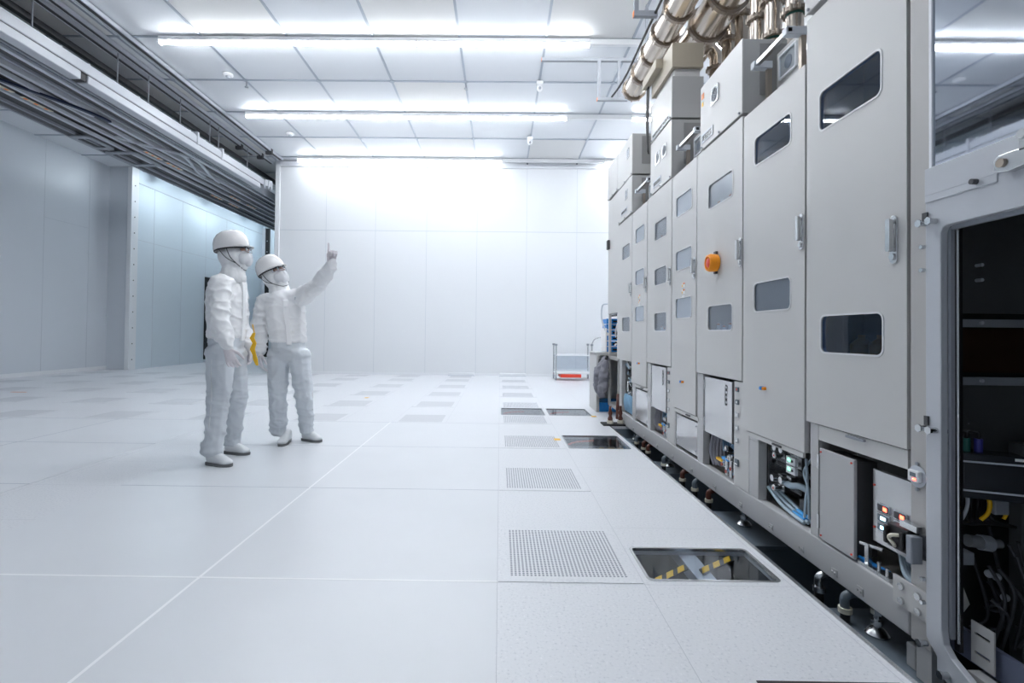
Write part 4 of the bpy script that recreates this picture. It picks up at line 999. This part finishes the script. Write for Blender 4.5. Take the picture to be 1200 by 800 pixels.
# ================================================================ DUCTS
def flange(g, p, d, r, w_=.018, m=None):
    p = Vector(p); d = Vector(d).normalized(); g.cyl(p-d*w_, p+d*w_, r, n=28)
    a = d.orthogonal().normalized(); b_ = d.cross(a)
    for k in range(10):
        q = p+(a*math.cos(k*.628)+b_*math.sin(k*.628))*r*.97; g.cyl(q-d*w_*1.6, q+d*w_*1.6, .01, n=6)
def duct(x, z, r, y0, y1, step, label):
    t = thing('exhaust_duct', label, 'duct', (x, y1, z))
    MB().cyl((x, y0, z), (x, y1, z), r, n=36).build('pipe', inox, t, smooth=True)
    yy = y1-.02
    while yy > y0:
        g = MB(); flange(g, (x, yy, z), (0, 1, 0), r*1.16); g.build('flange', brz, t, smooth=True); yy -= step
    return t
d1 = duct(1.50, 3.82, .115, 1.0, 5.75, .36, 'thin long steel exhaust duct nearest the ceiling lights')
d2 = duct(1.83, 3.80, .15, 1.0, 5.35, .42, 'thick steel exhaust duct beside the beige junction box')
hs = thing('black_cable_line', 'black cable running along the outer side of the thin duct', 'cable', (1.4, 5, 3.9))
MB().tube([(1.36, 2.0, 3.90), (1.36, 4.5, 3.9), (1.37, 5.6, 3.9), (1.34, 6.15, 3.93)], .012, n=8).build('cable', black, hs, smooth=True)
def riser(px, Y, zt, label, r=.06, elbow=True, Xc=None):
    x = at(px, 60, Y=Y).x
    t = thing('riser_pipe', label, 'pipe', (x, Y, 2.64), None)
    if elbow:
        pts = [(x, Y, 2.64), (x, Y, zt-.15), (x-.01, Y, zt-.06), (x-.06, Y, zt), (x-.16, Y, zt+.01), (d2.location.x+.155, Y, zt+.01)]
        MB().tube(pts, r, n=22).build('pipe', inox, t, smooth=True)
        g = MB(); flange(g, (x, Y, zt-.2), (0, 0, 1), r*1.45, .012); g.build('flange', brz, t, smooth=True)
        g = MB(); flange(g, (x-.14, Y, zt+.01), (1, 0, 0), r*1.45, .012); g.build('flange', brz, t, smooth=True)
    else:
        MB().cyl((x, Y, 2.64), (x, Y, zt), r, n=28).build('pipe', inox, t, smooth=True)
    for z in ((2.66, 3.2, 3.45) if elbow else (2.70, 3.05, 3.3)):
        g = MB(); flange(g, (x, Y, z), (0, 0, 1), r*1.4, .012); g.build('flange', brz, t, smooth=True)
    MB().cyl((x, Y, 3.02), (x, Y, 3.035), r*1.03, n=24).build('ring', mat('green band', (.02, .10, .08), .4), t, smooth=True)
riser(812, 5.35, 3.80, 'steel riser pipe with elbow hidden mostly behind the beige box')
riser(839, 4.95, 3.84, 'steel riser pipe with elbow right of the beige box')
riser(854, 4.62, 3.93, 'second steel riser pipe with elbow right of the beige box')
riser(869.5, 4.35, 3.99, 'third steel riser pipe from the beige box, running out of view')
riser(887.5, 3.62, 3.645, 'straight steel riser pipe left of the near handrail', .05, False)
riser(906, 3.42, 3.645, 'straight steel riser pipe directly above the near handrail', .055, False)
riser(931, 3.15, 3.645, 'straight steel riser pipe touching the nearest tall door', .052, False)
# hanging brackets for ducts
t = thing('duct_hanger', 'steel hanger frame at the end of the ducts under the ceiling', 'bracket', (1.1, 6.2, 4.4))
g = MB(); g.box(.48, 1.80, 6.18, 6.22, 4.39, 4.43); g.box(1.17, 1.21, 6.18, 6.22, 3.94, 4.39).box(1.17, 1.54, 6.18, 6.22, 3.90, 3.94).box(1.42, 1.45, 6.18, 6.22, 3.94, 4.39); g.box(1.76, 1.79, 6.18, 6.22, 4.43, ZC-.014)
g.build('frame', rail_g, t)
B(.475, .48, 6.18, 6.22, 4.39, 4.43).build('end_cap', lab_o, t); B(1.165, 1.17, 6.18, 6.22, 3.90, 3.94).build('end_cap', lab_o, t)
t = thing('duct_hanger', 'short steel hanger arm at the top edge beside the thin duct', 'bracket', (1.2, 4.5, 3.95))
g = MB(); g.box(1.17, 1.38, 4.48, 4.52, 3.87, 3.92).box(1.17, 1.21, 4.48, 4.52, 3.92, ZC-.014); g.build('frame', rail_g, t)
B(1.165, 1.17, 4.48, 4.52, 3.87, 3.92).build('end_cap', lab_o, t)
for i, yy in enumerate((2.4, 3.6)):
    o = B(1.3, 2.1, yy-.02, yy+.02, 4.0, 4.04).box if False else None

# ================================================================ FAR END: cabinet, crates, cart
t = thing('utility_cabinet', 'grey utility cabinet with open front at the far end of the machine', 'cabinet', (1.45, 6.9, 0))
g = MB(); g.box(1.27, 1.31, 6.63, 7.1, 0, .76).box(1.27, 1.75, 7.10, 7.14, 0, .76).box(1.27, 1.75, 6.63, 7.14, .742, .78).box(1.72, 1.75, 6.63, 7.10, 0, .76); g.build('casing', paint, t, bev=.003)
B(1.312, 1.718, 6.66, 7.09, .0, .12).build('blue_base', blue, t)
o = thing('bagged_hoses', 'bulky hoses wrapped in grey bags leaning from the utility cabinet', 'hoses', (1.45, 6.45, .3))
def blob(nodes, name, m, parent, vox=.012, smooth=4, disp=0, dscale=.1, folds=None):
    """one continuous surface over chains of ellipsoid nodes: (pos, (rx,ry,rz), rot)"""
    bm = bmesh.new()
    for ch in nodes:
        prev = None
        for nd in ch:
            p, r = Vector(nd[0]), nd[1]; rot = nd[2] if len(nd) > 2 else None
            if not hasattr(r, '__len__'): r = (r, r, r)
            mx = Matrix.Translation(p) @ (rot.to_4x4() if rot else Matrix.Identity(4)) @ Matrix.Diagonal((*r, 1))
            tmp = bmesh.new(); bmesh.ops.create_icosphere(tmp, subdivisions=2, radius=1, matrix=mx)
            cur = [v.co.copy() for v in tmp.verts]; tmp.free()
            if prev is not None or len(ch) == 1:
                vs = [bm.verts.new(c) for c in (prev or [])+cur]
                res = bmesh.ops.convex_hull(bm, input=vs)
                dead = list({v for v in res['geom_interior'] if isinstance(v, bmesh.types.BMVert)} | {v for v in res['geom_unused'] if isinstance(v, bmesh.types.BMVert)})
                if dead: bmesh.ops.delete(bm, geom=dead, context='VERTS')
            prev = cur
    me = bpy.data.meshes.new('tmp'); bm.to_mesh(me); bm.free()
    ob = bpy.data.objects.new('tmp', me); COL.objects.link(ob)
    md = ob.modifiers.new('r', 'REMESH'); md.mode = 'VOXEL'; md.voxel_size = vox; md.use_smooth_shade = True
    md = ob.modifiers.new('s', 'SMOOTH'); md.iterations = smooth; md.factor = .5
    if disp and not folds:
        for k, (ds, sc) in enumerate(((disp, dscale), (disp*.5, dscale*.4))):
            tx = bpy.data.textures.new('fold', 'CLOUDS'); tx.noise_scale = sc
            md = ob.modifiers.new('d', 'DISPLACE'); md.texture = tx; md.strength = ds; md.mid_level = .5; md.texture_coords = 'LOCAL'
    dg = bpy.context.evaluated_depsgraph_get(); dg.update()
    fin = bpy.data.meshes.new_from_object(ob.evaluated_get(dg)); fin.name = name
    bpy.data.objects.remove(ob)
    if parent is not None: fin.transform(Matrix.Translation(-parent.location))
    fin.materials.clear(); fin.materials.append(m)
    if folds:
        # cloth folds: ridged, mostly horizontal creases, strongest round the joints given in folds
        new = []
        for v in fin.vertices:
            p = v.co; q0 = p+(parent.location if parent else Vector())
            wt = .35
            for c_, rad, k_ in folds: wt += k_*math.exp(-((q0-c_).length/rad)**2)
            wp = Vector((mn.noise(p*4), mn.noise(p*4+Vector((7, 3, 1))), mn.noise(p*4+Vector((2, 9, 4)))))*.05
            a = Vector((p.x*5+p.z*3, p.y*5-p.z*2, p.z*15))+wp*20; b3 = Vector((p.x*4+p.z*6, p.y*4+p.z*5, p.z*5-p.x*7))+wp*12
            r1 = (1-abs(mn.noise(a)))**5; r2 = (1-abs(mn.noise(b3)))**4
            new.append(p+v.normal*(disp*wt*(r1*.7+r2*.8-.45)+.004*mn.noise(p*7)))
        for v, c_ in zip(fin.vertices, new): v.co = c_
    for p in fin.polygons: p.use_smooth = True
    return link(bpy.data.objects.new(name, fin), parent)
blob([[((1.36, 6.50, .70), .045), ((1.28, 6.48, .52), .08), ((1.27, 6.48, .36), .075), ((1.31, 6.48, .25), .05)]], 'grey_bag', greyfab, o, .015, 3, .05, .07)
blob([[((1.33, 6.36, .66), .045), ((1.31, 6.34, .5), .065), ((1.29, 6.32, .33), .06)]], 'grey_bag', greyfab, o, .015, 3, .05, .07)
g = MB(); g.tube([(1.30, 6.55, .70), (1.29, 6.52, .66), (1.28, 6.5, .55)], .02).tube([(1.36, 6.4, .74), (1.34, 6.38, .70), (1.33, 6.36, .62)], .018).build('black_hose', black, o, smooth=True)
o = thing('floor_pipe_stand', 'pair of brown rubber floor pipes on a black plate at the far pit end', 'pipes', (1.38, 5.75, 0))
B(1.16, 1.50, 5.62, 5.80, 0, .015).build('plate', black, o)
for xx, yy in ((1.25, 5.7), (1.37, 5.72)):
    g = MB(); g.lathe([(.0005, .05), (.024, .05), (.028, .07), (.016, .10), (.024, .13), (.015, .17), (.015, .21), (.0005, .21)], mx=Matrix.Translation((xx, yy, 0))); p = g.build('pipe', brown, o, smooth=True)
    MB().cyl((xx, yy, .015), (xx, yy, .05), .035).build('collar', cream, p, smooth=True)
for xx in (1.40, 1.48):
    MB().tube([(xx, 6.0, .02), (xx, 5.98, .18), (xx+.02, 6.05, .30)], .02, n=14).build('pipe', brown, o, smooth=True)
# blue crates
for k in range(6):
    z = .785+.075*k
    c = thing('blue_crate', 'blue plastic crate on the utility cabinet, '+('bottom of its stack', 'second from the bottom of its stack', 'third from the bottom of its stack', 'third from the top of its stack', 'second from the top of its stack', 'topmost of its stack')[k], 'crate', (1.6, 6.9, z), 'stacked blue crates on the utility cabinet')
    g = MB(); x0, x1, y0, y1 = 1.42, 1.76, 6.72, 7.0
    g.box(x0, x1, y0, y1, z, z+.01).box(x0, x0+.012, y0, y1, z+.01, z+.062).box(x1-.012, x1, y0, y1, z+.01, z+.062).box(x0, x1, y0, y0+.012, z+.01, z+.05).box(x0, x1, y1-.012, y1, z+.01, z+.062).box(x0-.006, x1+.006, y0-.006, y0+.012, z+.05, z+.066)
    g.build('shell', blue, c); B(x0+.08, x1-.03, y0-.004, y0, z+.018, z+.042).build('hand_slot', dark, c)
o = B(1.40, 1.418, 6.70, 7.0, .79, 1.1).build('crate_side_board', lab_w); tag(o, 'pale board standing against the left side of the blue crates', 'board')
g = MB(); g.tube([at(712, 356, Y=6.7), at(706, 358, Y=6.75), at(705, 372, Y=6.8), at(709, 386, Y=6.75), at(713, 392, Y=6.65)], .01, n=8)
tag(g.build('grey_cable', seam_m, smooth=True), 'thin grey cable looping off the end cabinet above the crates', 'cable')
# cart
YC = 11.3
a = at(650, 440, Y=YC); b_ = at(691, 440, Y=YC); x0, x1 = a.x, b_.x
t = thing('trolley', 'clear-sided white trolley with a red tray by the back wall', 'trolley', ((x0+x1)/2, YC, 0))
for xx in (x0, x1):
    for yy in (YC-.25, YC+.25):
        MB().cyl((xx, yy, .1), (xx, yy, .76), .016).build('post', steel, t, smooth=True)
        c = MB().cyl((xx-.014, yy, .055), (xx+.014, yy, .055), .055).build('caster', rail_g, t, smooth=True)
        MB().cyl((xx, yy, .76), (xx, yy, .80), .03).build('post_cap', rail_g, t)
B(x0, x1, YC-.25, YC+.25, .14, .16).build('deck', trimw, t); B(x0+.1, x0+.55, YC-.27, YC+.2, .065, .138).build('red_tray', red, t)
for yy in (YC-.262, YC+.255): B(x0, x1, yy, yy+.007, .2, .55).build('clear_side', clearp, t)
g = MB()
for z in (.2, .55): g.cyl((x0, YC-.26, z), (x1, YC-.26, z), .012).cyl((x0, YC+.26, z), (x1, YC+.26, z), .012)
g.build('rail', trimw, t)
MB().tube([(x1, YC-.2, .76), (x1+.06, YC-.2, .9), (x1+.2, YC-.2, .95)], .014).build('handle', steel, t, smooth=True)

# ================================================================ PEOPLE
def basis(fwd, up=(0, 0, 1)):
    f_ = Vector(fwd).normalized(); r = f_.cross(Vector(up)).normalized(); u = r.cross(f_)
    return Matrix((r, f_, u)).transposed()      # x right, y forward, z up
def head(t, c, fwd, up):
    R = basis(fwd, up); T = Matrix.Translation(c) @ R.to_4x4()
    def w(p): return T @ Vector(p)
    # head itself is part of the body; here hood, mask, goggles, helmet
    blob([[(w((0, -.015, .0)), (.094, .112, .112), R), (w((0, -.01, -.09)), (.085, .09, .06), R)], [(w((0, -.03, -.10)), (.088, .085, .05), R), (w((0, -.05, -.19)), (.105, .10, .05), R)],
          [(w((0, .045, -.055)), (.072, .06, .06), R)]], 'hood', suit, t, .008, 3, .008, .04)
    # opening for the eyes
    blob([[(w((-.045, .082, .022)), (.022, .018, .016), R), (w((0, .098, .02)), (.02, .018, .015), R), (w((.045, .082, .022)), (.022, .018, .016), R)]], 'face', skin, t, .004, 3)
    for s in (-1, 1):
        MB().sph(w((s*.032, .104, .022)), .0105, rot=R).build('eye', lab_w, t, smooth=True)
        MB().sph(w((s*.032, .112, .022)), .005, rot=R).build('iris', hair, t, smooth=True)
        MB().tube([w((s*.015, .113, .036)), w((s*.035, .112, .041)), w((s*.055, .100, .037))], .0035, n=6).build('eyebrow', hair, t, smooth=True)
    # pleated mask
    blob([[(w((-.055, .06, -.05)), (.018, .03, .045), R), (w((-.02, .098, -.045)), (.022, .024, .048), R), (w((.02, .098, -.045)), (.022, .024, .048), R), (w((.055, .06, -.05)), (.018, .03, .045), R)], [(w((0, .118, -.03)), (.012, .012, .028), R)], [(w((0, .08, -.085)), (.045, .03, .022), R)]], 'mask', mat('mask', (.72, .73, .76), .7), t, .005, 3)
    # goggles
    g = MB()
    pts = [w((.082*math.sin(a), .045+.083*math.cos(a), .022)) for a in [(-1.25+.25*k) for k in range(11)]]
    for dz in (-.02, .02): g.tube([w((.082*math.sin(a), .045+.083*math.cos(a), .022+dz)) for a in [(-1.25+.25*k) for k in range(11)]], .0025, n=6, smooth=False)
    g.build('goggle_frame', rail_l, t, smooth=True)
    g = MB(); V = []
    for a in [(-1.25+.25*k) for k in range(11)]:
        V.append([g.b.verts.new(w((q*math.sin(a), .045+(q+.001)*math.cos(a), .022+dz))) for q, dz in ((.0815, -.019), (.0815, .019), (.083, .019), (.083, -.019))])
    for A1, B1 in zip(V, V[1:]):
        for k in range(4): g.b.faces.new((A1[k], A1[(k+1) % 4], B1[(k+1) % 4], B1[k]))
    g.b.faces.new(V[0]); g.b.faces.new(V[-1][::-1])
    g.build('goggle_lens', clearp, t, smooth=True)
    # helmet: dome + peak
    hm = T @ Matrix.Translation((0, -.012, .045)) @ Matrix.Rotation(math.radians(-4), 4, 'X')
    g = MB(); N = 40; prof_ = [(1.0, 0), (1.01, .02), (.985, .055), (.9, .09), (.74, .12), (.5, .141), (.25, .150), (.02, .152)]
    rings = []
    for r_, z in prof_:
        ring = []
        for k in range(N):
            a = 2*math.pi*k/N; x = .116*r_*math.cos(a); y = .130*r_*math.sin(a)
            ridge = .006*math.exp(-((x/.022)**2)) if z > .05 else 0
            ring.append(g.b.verts.new(hm @ Vector((x, y, z+ridge))))
        rings.append(ring)
    inner = []
    for r_, z in [(.93, 0), (.93, .05), (.8, .09), (.4, .125), (.02, .135)]:
        inner.append([g.b.verts.new(hm @ Vector((.116*r_*math.cos(2*math.pi*k/N), .130*r_*math.sin(2*math.pi*k/N), z))) for k in range(N)])
    for RG in (rings, inner):
        for a_, b2 in zip(RG, RG[1:]):
            for k in range(N): g.b.faces.new((a_[k], a_[(k+1) % N], b2[(k+1) % N], b2[k]))
        g.b.faces.new(RG[-1])
    for k in range(N): g.b.faces.new((rings[0][k], rings[0][(k+1) % N], inner[0][(k+1) % N], inner[0][k]))
    sh = g.build('helmet', helm, t, smooth=True)
    g = MB(); top, bot = [], []
    M_ = 21
    for k in range(M_):
        a = math.radians(18+144*k/(M_-1)); s_ = math.sin(math.radians(180*k/(M_-1)))
        pi = (.115*math.cos(a), .129*math.sin(a)); po = (pi[0]*(1+.08*s_), pi[1]+.032*s_**.7)
        for lst, dz in ((top, .010), (bot, .003)):
            lst.append((g.b.verts.new(hm @ Vector((pi[0], pi[1], dz+.004))), g.b.verts.new(hm @ Vector((po[0], po[1], dz-.004*s_)))))
    for k in range(M_-1):
        g.b.faces.new((top[k][0], top[k+1][0], top[k+1][1], top[k][1])); g.b.faces.new((bot[k][0], bot[k][1], bot[k+1][1], bot[k+1][0]))
        g.b.faces.new((top[k][1], top[k+1][1], bot[k+1][1], bot[k][1])); g.b.faces.new((top[k][0], bot[k][0], bot[k+1][0], top[k+1][0]))
    g.b.faces.new((top[0][0], top[0][1], bot[0][1], bot[0][0])); g.b.faces.new((top[-1][0], bot[-1][0], bot[-1][1], top[-1][1]))
    g.build('peak', helm, sh, smooth=True)
    # rim lip and headband
    g = MB(); pts = [hm @ Vector((.110*math.cos(2*math.pi*k/30), .124*math.sin(2*math.pi*k/30), -.004)) for k in range(31)]
    g.tube(pts, .0055, n=8, smooth=False); g.build('helmet_band', black, sh, smooth=True)
    for s in (-1, 1):
        g = MB(); g.tube([hm @ Vector((s*.112, .0, .0)), w((s*.100, .0, -.03)), w((s*.085, .03, -.085)), w((s*.03, .05, -.125)), w((0, .055, -.13))], .0035, n=6)
        g.tube([hm @ Vector((s*.105, -.06, .0)), w((s*.102, -.03, -.03)), w((s*.085, .03, -.085))], .003, n=6)
        g.build('chin_strap', rail_d, t, smooth=True)

def hand(t, wrist, fwd, palm_up, pose, left, name='glove', s=1.0):
    """fwd: wrist to knuckles; palm_up: direction out of the back of the hand"""
    f_ = Vector(fwd).normalized(); n = Vector(palm_up); n = (n-f_*n.dot(f_)).normalized(); x = f_.cross(n)*(1 if left else -1)   # x: towards thumb
    o_ = Vector(wrist)
    def w(a, b_, c): return o_+(x*a+f_*b_+n*c)*s
    R = Matrix((x, f_, n)).transposed()
    if R.determinant() < 0: R = Matrix((-x, f_, n)).transposed()
    ch = [[(w(0, -.03, 0), (.028*s, .03*s, .02*s), R), (w(0, .03, 0), (.034*s, .03*s, .016*s), R), (w(0, .075, 0), (.041*s, .018*s, .014*s), R)]]
    for k, (bx, L) in enumerate(((.032, .072), (.011, .080), (-.011, .074), (-.031, .058))):
        curl = pose[k]; p = w(bx, .083, 0); d = (f_).copy(); nn = n.copy(); c = [(p, .0098*s)]
        sp = x*(.05*(1.2-k*.8)) if curl < 1 else Vector((0, 0, 0))
        for j, fr in enumerate((.45, .3, .25)):
            ang = curl*(1.0, 1.1, .8)[j]*.9
            d2_ = (d*math.cos(ang)-nn*math.sin(ang)); nn = (nn*math.cos(ang)+d*math.sin(ang)); d = d2_
            p = p+(d+sp*.8).normalized()*L*fr*s; c.append((p.copy(), (.0092-.0008*j)*s))
        ch.append(c)
    # thumb from the side of the palm
    p = w(.026, .012, -.004); tv = (x*.75+f_*.72-n*.25).normalized() if pose[4] < 1 else (x*.2+f_*.75-n*.6).normalized()
    q = p+tv*.042*s; r_ = q+(tv*.6+f_*.5-n*.3*pose[4]).normalized()*.03*s; u = r_+(tv*.4+f_*.7-n*.5*pose[4]-x*(.9 if pose[4] > 1 else 0)).normalized()*.024*s
    ch.append([(p, .014*s), (q, .0115*s), (r_, .0105*s), (u, .009*s)])
    return blob(ch, name, glove_m, t, .0038, 2)

def shoe(t, heel, toe, name='shoe'):
    h_, e = Vector(heel), Vector(toe); d = (e-h_); L = d.length; d.normalize(); R = basis(d)
    def w(a, b_, c): return h_+R @ Vector((a, b_, c))
    o_ = blob([[(w(0, .035, .055), (.036, .042, .045), R), (w(0, .12, .05), (.040, .05, .042), R), (w(0, L-.05, .035), (.044, .05, .026), R)], [(w(0, .045, .09), (.036, .045, .03), R), (w(0, .1, .07), (.036, .04, .03), R)]], name, shoe_m, t, .006, 3)
    pts = []
    NS = 28
    for k in range(NS):
        a = 2*math.pi*k/NS; yy = L/2-.004-math.cos(a)*(L/2+.006); u = yy/L
        wd = .034+.012*math.exp(-((u-.70)/.22)**2)+.003*math.exp(-((u-.1)/.2)**2)
        pts.append((math.copysign(abs(math.sin(a))**.55, math.sin(a))*wd, yy))
    g = MB(); A = [g.b.verts.new(w(a*.97, b_*.99, .003)) for a, b_ in pts]; C_ = [g.b.verts.new(w(a*1.02, b_, .014)) for a, b_ in pts]; D_ = [g.b.verts.new(w(a, b_, .025)) for a, b_ in pts]
    g.b.faces.new(A[::-1]); g.b.faces.new(D_)
    for Q1, Q2 in ((A, C_), (C_, D_)):
        for k in range(NS): g.b.faces.new((Q1[k], Q1[(k+1) % NS], Q2[(k+1) % NS], Q2[k]))
    ob = g.build('sole', sole_m, None); ob.data.transform(Matrix.Translation(-t.location)); ob.parent = o_
    g = MB()
    for k in range(3): g.tube([w(-.02, .10+.025*k, .088-.010*k), w(0, .105+.025*k, .098-.012*k), w(.02, .11+.025*k, .088-.010*k)], .0035, n=6)
    ob = g.build('laces', lab_w, None, smooth=True); ob.data.transform(Matrix.Translation(-t.location)); ob.parent = o_
def person(label, J, fb, headpos, hf, hu, loc):
    t = thing('person', label, 'person', loc)
    R = basis(fb); n = None
    P = {k: at(v[0], v[1], Y=v[2]) for k, v in J.items()}
    pel, wai, che, nek = P['pelvis'], P['waist'], P['chest'], P['neck']
    # the body inside the clothes, one surface
    hc = Vector(headpos); HR = basis(hf, hu)
    blob([[(pel, (.13, .09, .1), R), (wai, (.12, .085, .1), R), (che, (.14, .1, .12), R), (nek-Vector((0, 0, .03)), (.06, .055, .04), R), (hc, (.07, .085, .09), HR)],
          *[[(P[s+'hip'], .07), (P[s+'knee'], .05), (P[s+'ankle'], .035)] for s in 'rl'],
          *[[(P[s+'sho'], .05), (P[s+'elb'], .036), (P[s+'wri'], .024)] for s in 'rl']], 'body', skin, t, .014, 3)
    # trousers
    lg = []
    for s in 'rl':
        h_, k_, a_ = P[s+'hip'], P[s+'knee'], P[s+'ankle']
        lg.append([(h_+Vector((0, 0, .02)), (.098, .10, .08), R), (h_.lerp(k_, .5), (.088, .094, .08), R), (k_, (.076, .082, .06), R), (k_.lerp(a_, .55), (.068, .074, .05), R), (Vector((a_.x, a_.y, .13)), (.068, .080, .03), R), (Vector((a_.x, a_.y, .085)), (.064, .078, .02), R)])
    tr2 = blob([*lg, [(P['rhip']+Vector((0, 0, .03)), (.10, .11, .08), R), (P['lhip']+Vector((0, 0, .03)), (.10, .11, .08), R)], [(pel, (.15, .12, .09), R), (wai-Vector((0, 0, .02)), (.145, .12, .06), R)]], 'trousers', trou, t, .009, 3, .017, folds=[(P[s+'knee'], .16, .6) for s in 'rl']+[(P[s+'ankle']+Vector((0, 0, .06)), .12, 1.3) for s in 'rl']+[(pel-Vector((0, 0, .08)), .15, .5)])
    for s in 'rl':
        h_, k_, a_ = P[s+'hip'], P[s+'knee'], P[s+'ankle']; sd = R @ Vector(((1 if s == 'r' else -1)*.084, -.01, 0))
        g = MB(); g.tube([h_+sd*1.06, h_.lerp(k_, .5)+sd*1.02, k_+sd*.90, k_.lerp(a_, .6)+sd*.8], .004, n=6)
        g.build('seam_piping', shoe_m, t, smooth=True)
    # jacket
    sh = Vector((0, 0, .02))
    arm = []
    for s in 'rl':
        a_, b2, c = P[s+'sho'], P[s+'elb'], P[s+'wri']
        arm.append([(a_-Vector((0, 0, .02)), (.08, .085, .085), R), (a_.lerp(b2, .5), .070), (b2, .066), (b2.lerp(c, .55), .060), (b2.lerp(c, .88), .050)])
        arm.append([(b2.lerp(c, .88), .046), (c, .036)])
    hem = pel+Vector((0, 0, .065))
    jk = blob([[(hem, (.163, .130, .035), R), (wai, (.165, .132, .08), R), (che, (.18, .135, .11), R)], [(che, (.175, .13, .11), R), (P['rsho'].lerp(P['lsho'], .5)+Vector((0, 0, -.01)), (.13, .10, .07), R), (nek-Vector((0, 0, .015)), (.075, .075, .03), R)],
               [(P['rsho'], (.075, .08, .06), R), (P['lsho'], (.075, .08, .06), R)], *arm], 'jacket', suit, t, .008, 3, .016, folds=[(P[s+'elb'], .14, 1.0) for s in 'rl']+[(P[s+'wri'], .10, 1.0) for s in 'rl']+[(P[s+'sho']-Vector((0, 0, .08)), .13, .6) for s in 'rl']+[(wai, .16, .3)])
    # front placket following the chest, collar
    def front(c, hw, z): return c+R @ Vector((hw, .142, z))
    g = MB(); pts = [nek+R @ Vector((0, .085, -.03)), che+R @ Vector((.0, .142, .05)), che+R @ Vector((.0, .147, -.05)), wai+R @ Vector((0, .142, .0)), hem+R @ Vector((0, .137, -.03))]
    V = []
    for q in pts: V.append([g.b.verts.new(q+R @ Vector((a, b_, 0))) for a, b_ in ((-.022, -.05), (-.022, -.004), (.022, -.004), (.022, -.05))])
    for A1, B1 in zip(V, V[1:]):
        for k in range(4): g.b.faces.new((A1[k], A1[(k+1) % 4], B1[(k+1) % 4], B1[k]))
    g.b.faces.new(V[0]); g.b.faces.new(V[-1][::-1]); g.build('placket', suit, t, smooth=True, bev=.003)
    head(t, hc, hf, hu)
    return t, R, P
# person 1, profile, looking up to the right
J1 = dict(pelvis=(265, 404, 3.90), waist=(266, 378, 3.90), chest=(266, 342, 3.90), neck=(271, 317, 3.91),
          rhip=(258, 418, 3.80), rknee=(256, 467, 3.79), rankle=(249, 527, 3.79), lhip=(273, 418, 3.99), lknee=(277, 464, 4.04), lankle=(271, 519, 4.14),
          rsho=(258, 331, 3.73), relb=(258, 377, 3.66), rwri=(267, 407, 3.63), lsho=(277, 332, 4.07), lelb=(283, 378, 4.14), lwri=(292, 408, 4.10))
hp1 = at(275, 299, Y=3.90)
p1, R1, P1 = person('taller person at left in white cleanroom suit and helmet, arms hanging, looking up right', J1, (.97, -.02, 0), hp1, (.96, .12, .22), (-.22, 0, .97), (-2.1, 3.9, 0))
hand(p1, P1['rwri']+Vector((0, 0, -.02)), (.35, .0, -.93), (.2, -.95, .1), (.5, .55, .6, .65, .5), False)
hand(p1, P1['lwri']+Vector((0, 0, -.02)), (.15, -.1, -.95), (.6, .7, .1), (.8, .9, .9, .9, .8), True)
a = at(240, 545, Z=0); b_ = at(279, 545, Z=0); shoe(p1, (a.x+.01, 3.80, 0), (b_.x-.02, 3.74, 0))
a = at(263, 532, Z=0); b_ = at(295, 532, Z=0); shoe(p1, (a.x, 4.15, 0), (b_.x, 4.10, 0))
# person 2, facing the camera, pointing
J2 = dict(pelvis=(338, 408, 4.53), waist=(337, 384, 4.52), chest=(334, 360, 4.52), neck=(329, 338, 4.52),
          rhip=(326, 420, 4.53), rknee=(326, 467, 4.50), rankle=(326, 507, 4.58), lhip=(351, 420, 4.53), lknee=(356, 466, 4.53), lankle=(359, 502, 4.65),
          rsho=(310, 352, 4.50), relb=(304, 384, 4.50), rwri=(305, 413, 4.43), lsho=(354, 345, 4.48), lelb=(374, 334, 4.30), lwri=(389, 309, 4.16))
hp2 = at(322, 323, Y=4.50)
p2, R2, P2 = person('shorter person in white cleanroom suit and helmet pointing up to the right', J2, (.42, -.9, 0), hp2, (.80, -.45, .42), (-.50, .0, .86), (-1.85, 4.53, 0))
hand(p2, P2['rwri']+Vector((0, 0, -.02)), (.12, -.1, -.95), (-.75, -.6, 0), (.35, .4, .45, .5, .3), False)
hand(p2, P2['lwri']+Vector((0, 0, .01)), (.05, -.05, .98), (-.35, .9, 0), (.02, 1.45, 1.5, 1.5, 1.4), True)
a = at(326, 523, Z=0); shoe(p2, (a.x, 4.66, 0), (a.x+.03, 4.40, 0))
a = at(353, 517, Z=0); b_ = at(379, 517, Z=0); shoe(p2, (a.x, 4.68, 0), (b_.x, 4.60, 0))
# name tag on the pointing person's chest
q = P2['chest']+R2 @ Vector((-.10, .155, .075)); g = MB(); g.box(-.03, .03, -.004, .004, -.012, .012); g._m(g.b.verts[:], Matrix.Translation(q) @ R2.to_4x4()); g.build('name_tag', rail_l, p2)
# orange strap between them
o = thing('hanging_strap', 'bright orange-yellow strap dangling between the two people', 'strap', at(297, 410, Y=4.0))
g = MB()
V = []
for (x, y, wd) in ((297.5, 390, 1.5), (295, 396, 2.5), (298, 402, 2.2), (295.5, 409, 2.8), (298, 416, 2), (299, 421, 2.6), (301, 428, 1.2)):
    c1 = at(x-wd, y, Y=4.02); c2 = at(x+wd, y, Y=4.0)
    V.append([g.b.verts.new(c) for c in (c1, c2, c2+Vector((0, .008, 0)), c1+Vector((0, .008, 0)))])
for A1, B1 in zip(V, V[1:]):
    for k in range(4): g.b.faces.new((A1[k], A1[(k+1) % 4], B1[(k+1) % 4], B1[k]))
g.b.faces.new(V[0]); g.b.faces.new(V[-1][::-1]); g.build('strap', yel, o, smooth=True)
MB().tube([at(296, 380, Y=4.02), at(298, 390, Y=4.02)], .004, n=6).build('cord', yel, o, smooth=True)
